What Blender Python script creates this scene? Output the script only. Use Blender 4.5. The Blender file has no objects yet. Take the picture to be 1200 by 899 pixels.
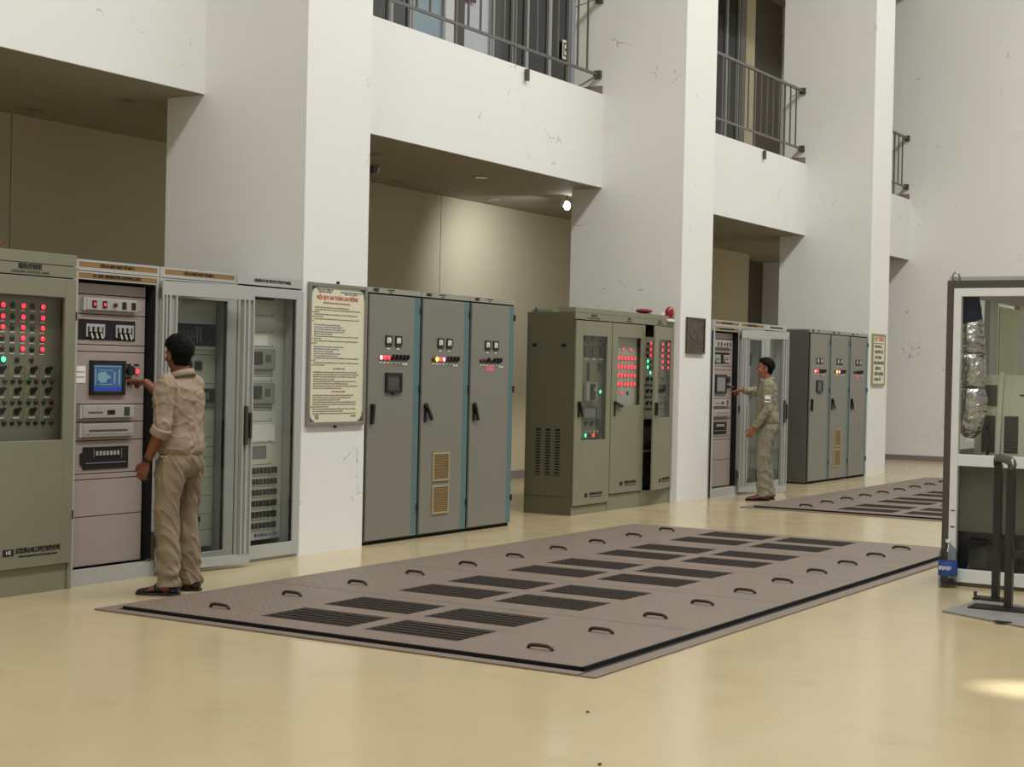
import bpy, bmesh, math, random
from mathutils import Vector, Matrix, noise, Euler
random.seed(7)
scene = bpy.context.scene
COL = scene.collection
R = math.radians

# ------------------------------------------------------------ camera, world, light, exposure
F_PX, YAW, PITCH, ROLL = 1837.06, 0.54831526, -0.00801072, 0.02177512
cd = bpy.data.cameras.new('camera'); cam = bpy.data.objects.new('camera', cd); COL.objects.link(cam)
fw = Vector((math.cos(PITCH)*math.cos(YAW), math.cos(PITCH)*math.sin(YAW), math.sin(PITCH)))
rt = Vector((math.sin(YAW), -math.cos(YAW), 0)); up = rt.cross(fw)
rt2 = rt*math.cos(ROLL)+up*math.sin(ROLL); up2 = -rt*math.sin(ROLL)+up*math.cos(ROLL)
m = Matrix((rt2, up2, -fw)).transposed().to_4x4(); m.translation = Vector((0, 0, 1.528))
cam.matrix_world = m
cd.sensor_fit = 'HORIZONTAL'; cd.sensor_width = 36.0; cd.lens = 36.0*F_PX/1200.0
cd.clip_start = 0.05; cd.clip_end = 200
scene.camera = cam

world = bpy.data.worlds.new('world'); scene.world = world; world.use_nodes = True
bg = world.node_tree.nodes['Background']; bg.inputs[0].default_value = (0.93, 0.97, 1.0, 1); bg.inputs[1].default_value = 0.42

def area(name, loc, rot, sx, sy, power, col=(1, 1, 1)):
    l = bpy.data.lights.new(name, 'AREA'); l.shape = 'RECTANGLE'; l.size = sx; l.size_y = sy; l.energy = power; l.color = col
    o = bpy.data.objects.new(name, l); o.location = loc; o.rotation_euler = rot; COL.objects.link(o); return o
area('skylight_strip', (12, 2.2, 12.2), (0, 0, 0), 30, 1.4, 2600, (1, 0.99, 0.97))
def spot(name, loc, target, power, angle, blend, col=(1, 1, 1), rad=0.05):
    l = bpy.data.lights.new(name, 'SPOT'); l.energy = power; l.spot_size = R(angle); l.spot_blend = blend; l.color = col; l.shadow_soft_size = rad
    o = bpy.data.objects.new(name, l); o.location = loc
    o.rotation_euler = (Vector(target)-Vector(loc)).to_track_quat('-Z', 'Y').to_euler(); COL.objects.link(o); return o
spot('floor_patch_spot', (8.6, 0.6, 9.0), (7.98, 1.86, 0), 6500, 3.0, 0.5, (1, 1, 0.97), 0.12)  # added narrow spot standing in for the sunlight patch on the floor

scene.view_settings.view_transform = 'Standard'; scene.view_settings.look = 'None'
scene.view_settings.exposure = 0.0; scene.view_settings.gamma = 1.0; scene.view_settings.use_curve_mapping = False

# ------------------------------------------------------------ materials
def lin(c):
    return tuple(((v/255)/12.92 if v/255 <= 0.04045 else ((v/255+0.055)/1.055)**2.4) for v in c)+(1.0,)
def sock(n, k, v):
    if k in n.inputs: n.inputs[k].default_value = v
def mat(name, rgb, rough=0.5, metal=0.0, vary=0.06, nscale=6.0, bump=0.0, bscale=80.0, emit=0.0, emitc=None, coat=0.0, stain=None):
    """principled material with object-space noise variation, optional bump and localised stains"""
    M = bpy.data.materials.new(name); M.use_nodes = True
    nt = M.node_tree; b = nt.nodes['Principled BSDF']; N = nt.nodes.new; L = nt.links.new
    c = lin(rgb)
    tc = N('ShaderNodeTexCoord'); ns = N('ShaderNodeTexNoise'); ns.inputs['Scale'].default_value = nscale; ns.inputs['Detail'].default_value = 5
    L(tc.outputs['Object'], ns.inputs['Vector'])
    mx = N('ShaderNodeMix'); mx.data_type = 'RGBA'
    mx.inputs[6].default_value = tuple(max(0, x*(1-vary)) for x in c[:3])+(1,)
    mx.inputs[7].default_value = tuple(min(1, x*(1+vary)) for x in c[:3])+(1,)
    L(ns.outputs[0], mx.inputs[0]); out = mx.outputs[2]
    if stain:
        scol, sscale, lo, hi = stain
        n2 = N('ShaderNodeTexNoise'); n2.inputs['Scale'].default_value = sscale; n2.inputs['Detail'].default_value = 8; n2.inputs['Roughness'].default_value = 0.7
        L(tc.outputs['Object'], n2.inputs['Vector'])
        mr = N('ShaderNodeMapRange'); mr.inputs[1].default_value = lo; mr.inputs[2].default_value = hi; L(n2.outputs[0], mr.inputs[0])
        m2 = N('ShaderNodeMix'); m2.data_type = 'RGBA'; m2.inputs[7].default_value = lin(scol)
        L(mr.outputs[0], m2.inputs[0]); L(out, m2.inputs[6]); out = m2.outputs[2]
    L(out, b.inputs['Base Color'])
    b.inputs['Roughness'].default_value = rough; b.inputs['Metallic'].default_value = metal
    sock(b, 'Coat Weight', coat)
    if bump:
        n3 = N('ShaderNodeTexNoise'); n3.inputs['Scale'].default_value = bscale; n3.inputs['Detail'].default_value = 4; L(tc.outputs['Object'], n3.inputs['Vector'])
        bp = N('ShaderNodeBump'); bp.inputs['Strength'].default_value = bump; bp.inputs['Distance'].default_value = 0.01
        L(n3.outputs[0], bp.inputs['Height']); L(bp.outputs[0], b.inputs['Normal'])
    if emit:
        b.inputs['Emission Color'].default_value = lin(emitc or rgb); b.inputs['Emission Strength'].default_value = emit
    return M
def glass(name, tint=(1, 1, 1), refl=1.0, rough=0.02):
    M = bpy.data.materials.new(name); M.use_nodes = True; nt = M.node_tree; nt.nodes.clear(); N = nt.nodes.new; L = nt.links.new
    o = N('ShaderNodeOutputMaterial'); t = N('ShaderNodeBsdfTransparent'); t.inputs[0].default_value = tint+(1,)
    g = N('ShaderNodeBsdfGlossy'); g.inputs['Roughness'].default_value = rough; g.inputs[0].default_value = (0.9*refl, 0.9*refl, 0.9*refl, 1)
    f = N('ShaderNodeFresnel'); f.inputs[0].default_value = 1.5; x = N('ShaderNodeMixShader')
    ge = N('ShaderNodeNewGeometry'); iv = N('ShaderNodeMath'); iv.operation = 'SUBTRACT'; iv.inputs[0].default_value = 1.0; L(ge.outputs['Backfacing'], iv.inputs[1])
    mu = N('ShaderNodeMath'); mu.operation = 'MULTIPLY'; L(f.outputs[0], mu.inputs[0]); L(iv.outputs[0], mu.inputs[1]); L(mu.outputs[0], x.inputs[0]); L(t.outputs[0], x.inputs[1]); L(g.outputs[0], x.inputs[2]); L(x.outputs[0], o.inputs[0]); return M

def wall_mat(name, rgb, cracks=True):
    M = mat(name, rgb, 0.75, vary=0.035, nscale=0.9, bump=0.12, bscale=14, stain=((206, 200, 180), 1.1, 0.60, 0.95))
    if cracks:   # peeled paint along thin crack lines, only inside a few patches, plus small scuffs
        nt = M.node_tree; N = nt.nodes.new; L = nt.links.new; b = nt.nodes['Principled BSDF']
        src = b.inputs['Base Color'].links[0].from_socket
        tc = N('ShaderNodeTexCoord'); nz = N('ShaderNodeTexNoise'); nz.inputs['Scale'].default_value = 4; nz.inputs['Detail'].default_value = 6
        L(tc.outputs['Object'], nz.inputs['Vector'])
        mixv = N('ShaderNodeMix'); mixv.data_type = 'VECTOR'; mixv.inputs[0].default_value = 0.12
        L(tc.outputs['Object'], mixv.inputs[4]); L(nz.outputs['Color'], mixv.inputs[5])
        v = N('ShaderNodeTexVoronoi'); v.feature = 'DISTANCE_TO_EDGE'; v.inputs['Scale'].default_value = 5.0; L(mixv.outputs[1], v.inputs['Vector'])
        line = N('ShaderNodeMapRange'); line.inputs[1].default_value = 0.022; line.inputs[2].default_value = 0.004; L(v.outputs[0], line.inputs[0])
        pn = N('ShaderNodeTexNoise'); pn.inputs['Scale'].default_value = 1.7; pn.inputs['Detail'].default_value = 9; pn.inputs['Roughness'].default_value = 0.75; L(tc.outputs['Object'], pn.inputs['Vector'])
        pm = N('ShaderNodeMapRange'); pm.inputs[1].default_value = 0.595; pm.inputs[2].default_value = 0.65; L(pn.outputs[0], pm.inputs[0])
        mu = N('ShaderNodeMath'); mu.operation = 'MULTIPLY'; L(line.outputs[0], mu.inputs[0]); L(pm.outputs[0], mu.inputs[1])
        m3 = N('ShaderNodeMix'); m3.data_type = 'RGBA'; m3.inputs[7].default_value = lin((120, 112, 98)); L(mu.outputs[0], m3.inputs[0]); L(src, m3.inputs[6]); L(m3.outputs[2], b.inputs['Base Color'])
    return M
M_wall = wall_mat('white_wall_paint', (226, 226, 222))
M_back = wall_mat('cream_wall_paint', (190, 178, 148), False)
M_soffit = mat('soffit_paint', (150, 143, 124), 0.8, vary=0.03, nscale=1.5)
M_grout = mat('wall_joint', (120, 112, 90), 0.9)
M_base = mat('grey_skirting', (128, 118, 110), 0.6, stain=((90, 84, 76), 3, 0.6, 0.9))

def floor_mat():
    M = mat('cream_epoxy_floor', (189, 173, 136), 0.3, vary=0.04, nscale=1.3, stain=((172, 156, 114), 2.2, 0.54, 0.9))
    nt = M.node_tree; N = nt.nodes.new; L = nt.links.new; b = nt.nodes['Principled BSDF']
    tc = N('ShaderNodeTexCoord'); n = N('ShaderNodeTexNoise'); n.inputs['Scale'].default_value = 2.5; n.inputs['Detail'].default_value = 6
    L(tc.outputs['Object'], n.inputs['Vector']); mr = N('ShaderNodeMapRange'); mr.inputs[3].default_value = 0.08; mr.inputs[4].default_value = 0.28
    L(n.outputs[0], mr.inputs[0]); L(mr.outputs[0], b.inputs['Roughness'])
    bp = N('ShaderNodeBump'); bp.inputs['Strength'].default_value = 0.05; bp.inputs['Distance'].default_value = 0.02; L(n.outputs[0], bp.inputs['Height']); L(bp.outputs[0], b.inputs['Normal'])
    return M
M_floor = floor_mat()
def tread_mat():
    M = mat('brown_tread_plate_paint', (120, 107, 96), 0.5, vary=0.07, nscale=1.5, stain=((98, 86, 74), 4, 0.55, 0.85))
    nt = M.node_tree; N = nt.nodes.new; L = nt.links.new; b = nt.nodes['Principled BSDF']
    tc = N('ShaderNodeTexCoord'); mp = N('ShaderNodeMapping'); mp.inputs['Scale'].default_value = (28, 28, 1); mp.inputs['Rotation'].default_value = (0, 0, R(45))
    L(tc.outputs['Object'], mp.inputs['Vector']); v = N('ShaderNodeTexVoronoi'); v.inputs['Randomness'].default_value = 0.0; v.inputs['Scale'].default_value = 1.0
    L(mp.outputs[0], v.inputs['Vector']); mr = N('ShaderNodeMapRange'); mr.inputs[1].default_value = 0.32; mr.inputs[2].default_value = 0.2; L(v.outputs[0], mr.inputs[0])
    bp = N('ShaderNodeBump'); bp.inputs['Strength'].default_value = 0.6; bp.inputs['Distance'].default_value = 0.004; L(mr.outputs[0], bp.inputs['Height']); L(bp.outputs[0], b.inputs['Normal'])
    return M
M_tread = tread_mat()
M_grate = mat('dark_brown_grating', (40, 29, 18), 0.9, vary=0.2, nscale=12)
M_pit = mat('black_pit', (14, 12, 11), 0.9)
M_black = mat('black_plastic', (18, 18, 19), 0.4)
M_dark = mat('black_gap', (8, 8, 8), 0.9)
M_green = mat('olive_grey_cabinet_paint', (124, 123, 102), 0.42, vary=0.04, nscale=3)
M_greenside = mat('dark_olive_side', (92, 90, 70), 0.4, vary=0.04, nscale=3)  # exposed olive cabinet side, set darker than the front
M_blueside = mat('dark_grey_side', (84, 86, 80), 0.4, vary=0.04, nscale=3)  # exposed grey cabinet side, set darker than the front
M_greenpl = mat('olive_plinth_paint', (124, 123, 100), 0.55, vary=0.06, nscale=5, stain=((122, 88, 40), 6, 0.60, 0.78))
M_blue = mat('grey_cabinet_paint', (122, 121, 111), 0.42, vary=0.03, nscale=3)
M_bluest = mat('teal_strip_paint', (82, 112, 112), 0.45)
M_blueh = mat('grey_header_paint', (150, 148, 132), 0.45)
M_white = mat('off_white_frame_paint', (170, 171, 166), 0.4, vary=0.03)
M_pink = mat('pinkish_grey_rack_paint', (156, 142, 134), 0.45, vary=0.03, stain=((120, 84, 40), 7, 0.68, 0.8))
M_rack = mat('pale_rack_paint', (198, 199, 184), 0.45, vary=0.03)
M_silver = mat('silver_unit_face', (172, 170, 164), 0.35, 0.2)
M_gold = mat('ochre_label', (138, 103, 50), 0.6, vary=0.08, nscale=20)
M_text = mat('black_print', (20, 18, 16), 0.6)
M_textb = mat('brown_print', (40, 26, 8), 0.6)
M_textr = mat('red_print', (176, 34, 30), 0.6)
M_textbl = mat('blue_print', (28, 44, 120), 0.6)
M_texth = mat('grey_green_print', (72, 72, 54), 0.6)
M_paper = mat('white_paper', (226, 224, 214), 0.7)
M_red_on = mat('lit_red_lamp', (255, 60, 70), 0.4, emit=2.2, emitc=(255, 48, 66))
M_redcore = mat('lit_red_lamp_core', (255, 150, 160), 0.4, emit=3.5, emitc=(255, 120, 130))
M_green_on = mat('lit_green_lamp', (120, 255, 190), 0.4, emit=2.2, emitc=(70, 240, 160))
M_yel_on = mat('lit_amber_lamp', (255, 210, 80), 0.4, emit=5, emitc=(255, 190, 60))
M_red_off = mat('dark_red_button', (90, 22, 20), 0.3)
M_green_off = mat('dark_green_button', (20, 52, 38), 0.3)
M_screen = mat('lit_blue_screen', (50, 76, 106), 0.2, emit=0.18, emitc=(84, 124, 176))
M_screen2 = mat('screen_diagram', (110, 150, 165), 0.2, emit=0.12, emitc=(140, 180, 176))
M_screen3 = mat('screen_bar', (40, 70, 170), 0.2, emit=0.25, emitc=(36, 66, 170))
M_greysc = mat('grey_screen', (120, 122, 124), 0.15)
M_dkscr = mat('dark_grey_screen', (62, 64, 62), 0.15)
M_glass = glass('clear_glass', (0.95, 0.96, 0.95), 0.7)
M_glass3 = glass('smoky_glass', (0.85, 0.87, 0.85), 0.8)
M_dglass = mat('dark_green_glass', (30, 40, 40), 0.06, coat=0.3)
M_bglass = mat('frosted_pale_blue_glass', (150, 172, 184), 0.25)
M_alu = mat('white_aluminium', (222, 224, 222), 0.35)
M_steel = mat('stainless_steel', (150, 144, 136), 0.28, 1.0, vary=0.1, nscale=3)
M_steeldk = mat('dull_steel', (96, 92, 86), 0.38, 0.7, vary=0.12, nscale=3)
M_rail = mat('galvanised_rail', (116, 116, 114), 0.38, 0.6)
M_handle = mat('rusty_dark_handle', (66, 50, 40), 0.5, 0.4)
M_vent = mat('brown_filter_mesh', (138, 116, 76), 0.7)
M_vframe = mat('brass_tan_vent_frame', (160, 148, 110), 0.45)
M_beige = mat('beige_console_paint', (226, 226, 206), 0.45)
M_pgreen = mat('pale_green_panel', (196, 204, 176), 0.5)
M_dgrey = mat('charcoal_panel', (96, 94, 82), 0.6)
M_foil = mat('crinkled_foil', (190, 188, 184), 0.18, 1.0, vary=0.15, nscale=14, bump=1.0, bscale=26)
M_navy = mat('navy_cloth', (20, 32, 60), 0.9, bump=0.4, bscale=60)
M_board = mat('cream_board', (216, 212, 184), 0.5, vary=0.04, nscale=5)
M_bframe = mat('dull_board_frame', (138, 132, 122), 0.4, 0.3)
M_plaque = mat('bronze_plaque', (86, 78, 66), 0.45, 0.5, vary=0.25, nscale=10, bump=0.6, bscale=30)
M_beacon = mat('dark_red_beacon', (140, 22, 30), 0.2)
M_skin = mat('brown_skin', (118, 66, 44), 0.5, vary=0.06, nscale=10)
M_skin2 = mat('light_brown_skin', (146, 92, 68), 0.5, vary=0.06, nscale=10)
M_hair = mat('black_hair', (7, 6, 6), 0.6, vary=0.3, nscale=60, bump=0.7, bscale=130)
sock(M_hair.node_tree.nodes['Principled BSDF'], 'Specular IOR Level', 0.12)
M_shirt = mat('khaki_shirt_cloth', (147, 130, 110), 0.85, vary=0.06, nscale=14, bump=0.25, bscale=300)
M_trous = mat('khaki_trouser_cloth', (134, 118, 94), 0.85, vary=0.06, nscale=14, bump=0.25, bscale=300)
M_shirt2 = mat('grey_khaki_shirt_cloth', (132, 126, 104), 0.85, vary=0.06, nscale=14)
M_trous2 = mat('grey_khaki_trouser_cloth', (128, 124, 104), 0.85, vary=0.06, nscale=14)
M_shoe = mat('black_leather', (34, 20, 18), 0.4)
M_shoer = mat('dark_red_leather', (92, 24, 26), 0.35)
M_eye = mat('eye_white', (220, 215, 205), 0.2); M_iris = mat('dark_iris', (24, 14, 10), 0.2); M_lip = mat('lips', (130, 66, 54), 0.5)
M_tan = mat('tan_wall', (206, 196, 164), 0.8); M_brown = mat('brown_door_paint', (96, 88, 72), 0.7)
M_water = glass('clear_bottle_plastic', (0.62, 0.66, 0.69), 1.0, 0.12)
M_blabel = mat('blue_bottle_label', (30, 70, 150), 0.5)
M_lamp = mat('lit_white_bulb', (255, 255, 255), 0.5, emit=30, emitc=(255, 255, 250))
M_rustb = mat('brown_board', (110, 60, 40), 0.6)

# ------------------------------------------------------------ mesh helpers
OFF = {}
class MB:
    """collects vertices and faces in world (or local) coordinates"""
    def __init__(s): s.v = []; s.f = []; s.mi = []; s.cur = 0
    def box(s, x0, x1, y0, y1, z0, z1):
        if x0 > x1: x0, x1 = x1, x0
        if y0 > y1: y0, y1 = y1, y0
        if z0 > z1: z0, z1 = z1, z0
        n = len(s.v)
        s.v += [(x0, y0, z0), (x1, y0, z0), (x1, y1, z0), (x0, y1, z0), (x0, y0, z1), (x1, y0, z1), (x1, y1, z1), (x0, y1, z1)]
        for q in ((3, 2, 1, 0), (4, 5, 6, 7), (0, 1, 5, 4), (1, 2, 6, 5), (2, 3, 7, 6), (3, 0, 4, 7)):
            s.f.append(tuple(n+i for i in q)); s.mi.append(s.cur)
        return s
    def frame(s, x0, x1, z0, z1, y0, y1, l, r=None, t=None, b=None):
        """rectangular frame in the XZ plane, made of four bars"""
        r = l if r is None else r; t = l if t is None else t; b = l if b is None else b
        s.box(x0, x0+l, y0, y1, z0, z1); s.box(x1-r, x1, y0, y1, z0, z1)
        s.box(x0+l, x1-r, y0, y1, z1-t, z1); s.box(x0+l, x1-r, y0, y1, z0, z0+b); return s
    def cyl(s, c, axis, r, h, n=12, r2=None):
        c = Vector(c); a = Vector(axis).normalized(); ref = Vector((0, 0, 1)) if abs(a.z) < 0.9 else Vector((1, 0, 0))
        u = a.cross(ref).normalized(); w = a.cross(u); r2 = r if r2 is None else r2; k = len(s.v)
        for i in range(n):
            t = 2*math.pi*i/n; d = u*math.cos(t)+w*math.sin(t)
            s.v.append(tuple(c+d*r)); s.v.append(tuple(c+a*h+d*r2))
        for i in range(n):
            j = (i+1) % n; s.f.append((k+2*i, k+2*i+1, k+2*j+1, k+2*j)); s.mi.append(s.cur)
        s.f.append(tuple(k+2*i for i in range(n))); s.mi.append(s.cur)
        s.f.append(tuple(k+2*i+1 for i in reversed(range(n)))); s.mi.append(s.cur); return s
    def tube(s, pts, rad, ref=(1, 0, 0), n=12, sub=3):
        """loft through points; rad = float or (a,b); a is along ref"""
        P = [Vector(p) for p in pts]; Rr = [(r, r) if not isinstance(r, (tuple, list)) else tuple(r) for r in (rad if isinstance(rad, (list,)) else [rad]*len(P))]
        if sub > 1 and len(P) > 2:
            Q = []; Q2 = []
            for i in range(len(P)-1):
                p0 = P[max(i-1, 0)]; p1 = P[i]; p2 = P[i+1]; p3 = P[min(i+2, len(P)-1)]
                r0 = Rr[max(i-1, 0)]; r1 = Rr[i]; r2 = Rr[i+1]; r3 = Rr[min(i+2, len(P)-1)]
                for k in range(sub):
                    t = k/sub
                    cr = lambda a, b, c, d: 0.5*((2*b)+(-a+c)*t+(2*a-5*b+4*c-d)*t*t+(-a+3*b-3*c+d)*t**3)
                    Q.append(Vector([cr(p0[j], p1[j], p2[j], p3[j]) for j in range(3)]))
                    Q2.append(tuple(max(1e-4, cr(r0[j], r1[j], r2[j], r3[j])) for j in range(2)))
            Q.append(P[-1]); Q2.append(Rr[-1]); P, Rr = Q, Q2
        ref = Vector(ref); k0 = len(s.v); m_ = len(P)
        for i in range(m_):
            t = (P[min(i+1, m_-1)]-P[max(i-1, 0)]).normalized()
            rr = ref-t*ref.dot(t)
            if rr.length < 1e-3: rr = Vector((0, 1, 0))-t*t.y
            u = rr.normalized(); w = t.cross(u); a, b = Rr[i]
            for j in range(n):
                th = 2*math.pi*j/n; s.v.append(tuple(P[i]+u*a*math.cos(th)+w*b*math.sin(th)))
        for i in range(m_-1):
            for j in range(n):
                j2 = (j+1) % n; s.f.append((k0+i*n+j, k0+i*n+j2, k0+(i+1)*n+j2, k0+(i+1)*n+j)); s.mi.append(s.cur)
        s.f.append(tuple(k0+j for j in reversed(range(n)))); s.mi.append(s.cur)
        s.f.append(tuple(k0+(m_-1)*n+j for j in range(n))); s.mi.append(s.cur); return s
    def ell(s, c, r, rot=None, nu=14, nv=10):
        k = len(s.v); c = Vector(c)
        def pt(x, y, z):
            v = Vector((x*r[0], y*r[1], z*r[2]));
            return tuple(c+((rot @ v) if rot else v))
        s.v.append(pt(0, 0, -1))
        for i in range(1, nv):
            ph = -math.pi/2+math.pi*i/nv
            for j in range(nu): th = 2*math.pi*j/nu; s.v.append(pt(math.cos(ph)*math.cos(th), math.cos(ph)*math.sin(th), math.sin(ph)))
        s.v.append(pt(0, 0, 1)); e = len(s.v)-1
        for j in range(nu):
            j2 = (j+1) % nu; s.f.append((k, k+1+j2, k+1+j)); s.f.append((e, e-nu+j, e-nu+j2)); s.mi += [s.cur]*2
            for i in range(nv-2): a = k+1+i*nu; s.f.append((a+j, a+j2, a+nu+j2, a+nu+j)); s.mi.append(s.cur)
        return s
    def xf(s, M_, start=0):
        for i in range(start, len(s.v)): s.v[i] = tuple(M_ @ Vector(s.v[i]))
        return s
    def mesh(s, name, off=(0, 0, 0)):
        me = bpy.data.meshes.new(name); ox, oy, oz = off
        me.from_pydata([(x-ox, y-oy, z-oz) for x, y, z in s.v], [], s.f); me.update(); return me

def thing(name, label, cat, loc, group=None, rotz=0.0):
    o = bpy.data.objects.new(name, None); COL.objects.link(o); o.empty_display_size = 0.2
    o.location = loc; o.rotation_euler = (0, 0, rotz); o['label'] = label; o['category'] = cat
    if group: o['group'] = group
    OFF[o.name] = Vector(loc) if rotz == 0 else Vector((0, 0, 0)); return o
def part(name, mb, mtl, parent=None, label=None, smooth=False, bevel=0.0, local=False, stuff=False):
    off = OFF.get(parent.name, Vector((0, 0, 0))) if parent else Vector((0, 0, 0))
    me = mb.mesh(name, off) if isinstance(mb, MB) else mb
    mats = mtl if isinstance(mtl, (list, tuple)) else [mtl]
    for q in mats: me.materials.append(q)
    if isinstance(mb, MB) and len(mats) > 1:
        for p, i in zip(me.polygons, mb.mi): p.material_index = i
    o = bpy.data.objects.new(name, me); COL.objects.link(o)
    if parent: o.parent = parent
    if parent: OFF[o.name] = off
    if label: o['label'] = label
    if stuff: o['kind'] = 'stuff'
    if smooth: me.shade_smooth()
    if bevel:
        b = o.modifiers.new('bevel', 'BEVEL'); b.width = bevel; b.segments = 2; b.limit_method = 'ANGLE'
    return o
def solo(name, mb, mtl, label, cat, group=None, **k):
    """a thing that is one mesh; its origin is moved to its base centre"""
    xs = [v[0] for v in mb.v]; ys = [v[1] for v in mb.v]; zs = [v[2] for v in mb.v]
    c = Vector(((min(xs)+max(xs))/2, (min(ys)+max(ys))/2, min(zs)))
    o = part(name, mb.mesh(name, c), mtl, **k)
    if isinstance(mtl, (list, tuple)):
        for p, i in zip(o.data.polygons, mb.mi): p.material_index = i
    o.location = c; o['label'] = label; o['category'] = cat
    if group: o['group'] = group
    return o
def struct(name, mb, mtl, parent=None, bevel=0.0):
    o = part(name, mb, mtl, parent, bevel=bevel)
    if not parent: o['kind'] = 'structure'
    return o
def text(name, s, size, loc, mtl, parent, align='CENTER', ext=0.0008, sx=1.0, label=None, bold=0.0, rot=(R(90), 0, 0)):
    """flat lettering facing -Y, turned into a mesh"""
    cu = bpy.data.curves.new(name, 'FONT'); cu.body = s; cu.size = size; cu.extrude = ext; cu.align_x = align; cu.align_y = 'CENTER'; cu.offset = bold
    cu.resolution_u = 2
    t = bpy.data.objects.new(name+'_tmp', cu); COL.objects.link(t)
    dg = bpy.context.evaluated_depsgraph_get(); me = bpy.data.meshes.new_from_object(t.evaluated_get(dg)); bpy.data.objects.remove(t)
    me.name = name; me.transform(Euler(rot).to_matrix().to_4x4() @ Matrix.Diagonal((sx, 1, 1, 1)))
    off = OFF.get(parent.name, Vector((0, 0, 0)))
    me.transform(Matrix.Translation(Vector(loc)-off)); me.materials.clear(); me.materials.append(mtl)
    o = bpy.data.objects.new(name, me); COL.objects.link(o); o.parent = parent
    OFF[o.name] = off
    if label: o['label'] = label
    return o
SHARED = {}
def shared(name, key, make, mtl, loc, parent, label=None, smooth=False):
    """repeated small part: mesh data shared, object placed by location (front faces -Y)"""
    if key not in SHARED:
        mb = make(); me = mb.mesh(name)
        for q in (mtl if isinstance(mtl, (list, tuple)) else [mtl]): me.materials.append(q)
        if isinstance(mtl, (list, tuple)):
            for p, i in zip(me.polygons, mb.mi): p.material_index = i
        if smooth: me.shade_smooth()
        SHARED[key] = me
    o = bpy.data.objects.new(name, SHARED[key]); COL.objects.link(o); o.parent = parent
    o.location = Vector(loc)-OFF.get(parent.name, Vector((0, 0, 0)))
    if label: o['label'] = label
    return o

# ------------------------------------------------------------ the hall
PY, BY, PR, WY, FX = 8.04, 9.14, 9.56, 11.5, 29.33     # pillar front, beam face, pillar rear, back wall, end wall
HZ = 13.0
struct('floor', MB().box(-6, FX+0.2, -14, WY+0.2, -0.2, 0), M_floor)
PX = [(2.9, 3.76), (9.9, 10.76), (16.98, 17.86), (23.86, 24.775)]
for a, b in PX: struct('pillar', MB().box(a, b, PY, PR, 0, HZ), M_wall)
edges = [-6]+[v for p in PX for v in p]+[FX]
bays = [(edges[i], edges[i+1]) for i in range(0, len(edges), 2)]
for a, b in bays:
    struct('beam', MB().box(a, b, BY, BY+0.3, 3.8, 4.94), M_wall)
    struct('beam', MB().box(a, b, BY, BY+0.3, 8.86, 10.0), M_wall)
    struct('wall_upper', MB().box(a, b, BY, BY+0.3, 10.0, HZ), M_wall)
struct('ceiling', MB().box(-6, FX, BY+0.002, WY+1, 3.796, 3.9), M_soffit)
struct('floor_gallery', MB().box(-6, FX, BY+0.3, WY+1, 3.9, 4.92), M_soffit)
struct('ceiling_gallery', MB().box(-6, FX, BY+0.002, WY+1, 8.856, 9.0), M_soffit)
# rear wall in panels with open joints behind the pillars
js = [-6, 2.86, 9.9, 16.96, 23.9]
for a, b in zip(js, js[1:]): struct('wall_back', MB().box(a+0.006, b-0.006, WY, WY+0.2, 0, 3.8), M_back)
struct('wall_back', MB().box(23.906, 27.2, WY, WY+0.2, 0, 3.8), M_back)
struct('wall_back', MB().box(27.2, FX, WY+0.6, WY+0.8, 0, 3.8), M_brown)
struct('wall_back_joint', MB().box(-6, 27.2, WY+0.2, WY+0.24, 0, 3.8), M_grout)
struct('wall_right', MB().box(FX, FX+0.2, -14, WY+1, 0, HZ), M_wall)
struct('baseboard_right', MB().box(FX-0.015, FX, -14, WY, 0, 0.095), M_base)
struct('baseboard_back', MB().box(-6, 27.2, WY-0.015, WY, 0, 0.12), M_base)
struct('wall_left', MB().box(-6.2, -6, -14, WY+0.2, 0, HZ), M_wall)
struct('ceiling_hall', MB().box(-6, FX, -3.5, BY, HZ, HZ+0.2), M_wall)
# gallery back wall with storefront
mb = MB().box(-6, 15.2, WY, WY+0.1, 4.92, 8.86).box(20.6, 25.3, WY, WY+0.1, 4.92, 8.86)
struct('wall_gallery_back', mb, M_tan)
struct('wall_gallery_tan', MB().box(26.7, 27.25, WY, WY+0.1, 4.92, 8.86), M_tan)
struct('wall_gallery_recess', MB().box(27.25, FX, WY+0.3, WY+0.4, 4.92, 8.86), M_brown)
def pane(n, a, b, mtl, y=WY):
    o = struct('window_%d' % n, MB().frame(a, b, 4.92, 8.86, y-0.04, y+0.04, 0.04), M_white)
    part('pane', MB().box(a+0.04, b-0.04, y-0.005, y+0.005, 4.96, 8.82), mtl, o)
pane(1, 15.2, 15.72, M_dglass); pane(2, 15.72, 16.15, M_dglass); pane(3, 16.17, 16.9, M_bglass)
struct('trim_1', MB().box(16.9, 17.14, WY-0.05, WY+0.05, 4.92, 8.86), M_alu)
struct('trim_2', MB().box(17.14, 17.3, WY-0.08, WY+0.05, 4.92, 8.86), mat('dark_post', (84, 82, 82), 0.5))
o = struct('window_4', MB().frame(17.3, 18.05, 4.92, 8.86, WY-0.04, WY+0.04, 0.04), M_white)
part('pane', MB().box(17.34, 18.01, WY-0.005, WY+0.005, 4.96, 8.82), mat('frosted_white_glass', (206, 212, 216), 0.3), o)
struct('door_1', MB().box(17.32, 17.6, WY-0.06, WY-0.045, 6.43, 6.7), M_rustb)
xs = [18.07, 18.62, 18.98, 19.62, 20.2]
for i in range(4): pane(5+i, xs[i], xs[i+1], M_dglass)
struct('trim_3', MB().box(20.2, 20.42, WY-0.06, WY+0.05, 4.92, 8.86), mat('lilac_grey_post', (150, 152, 164), 0.5))
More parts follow.
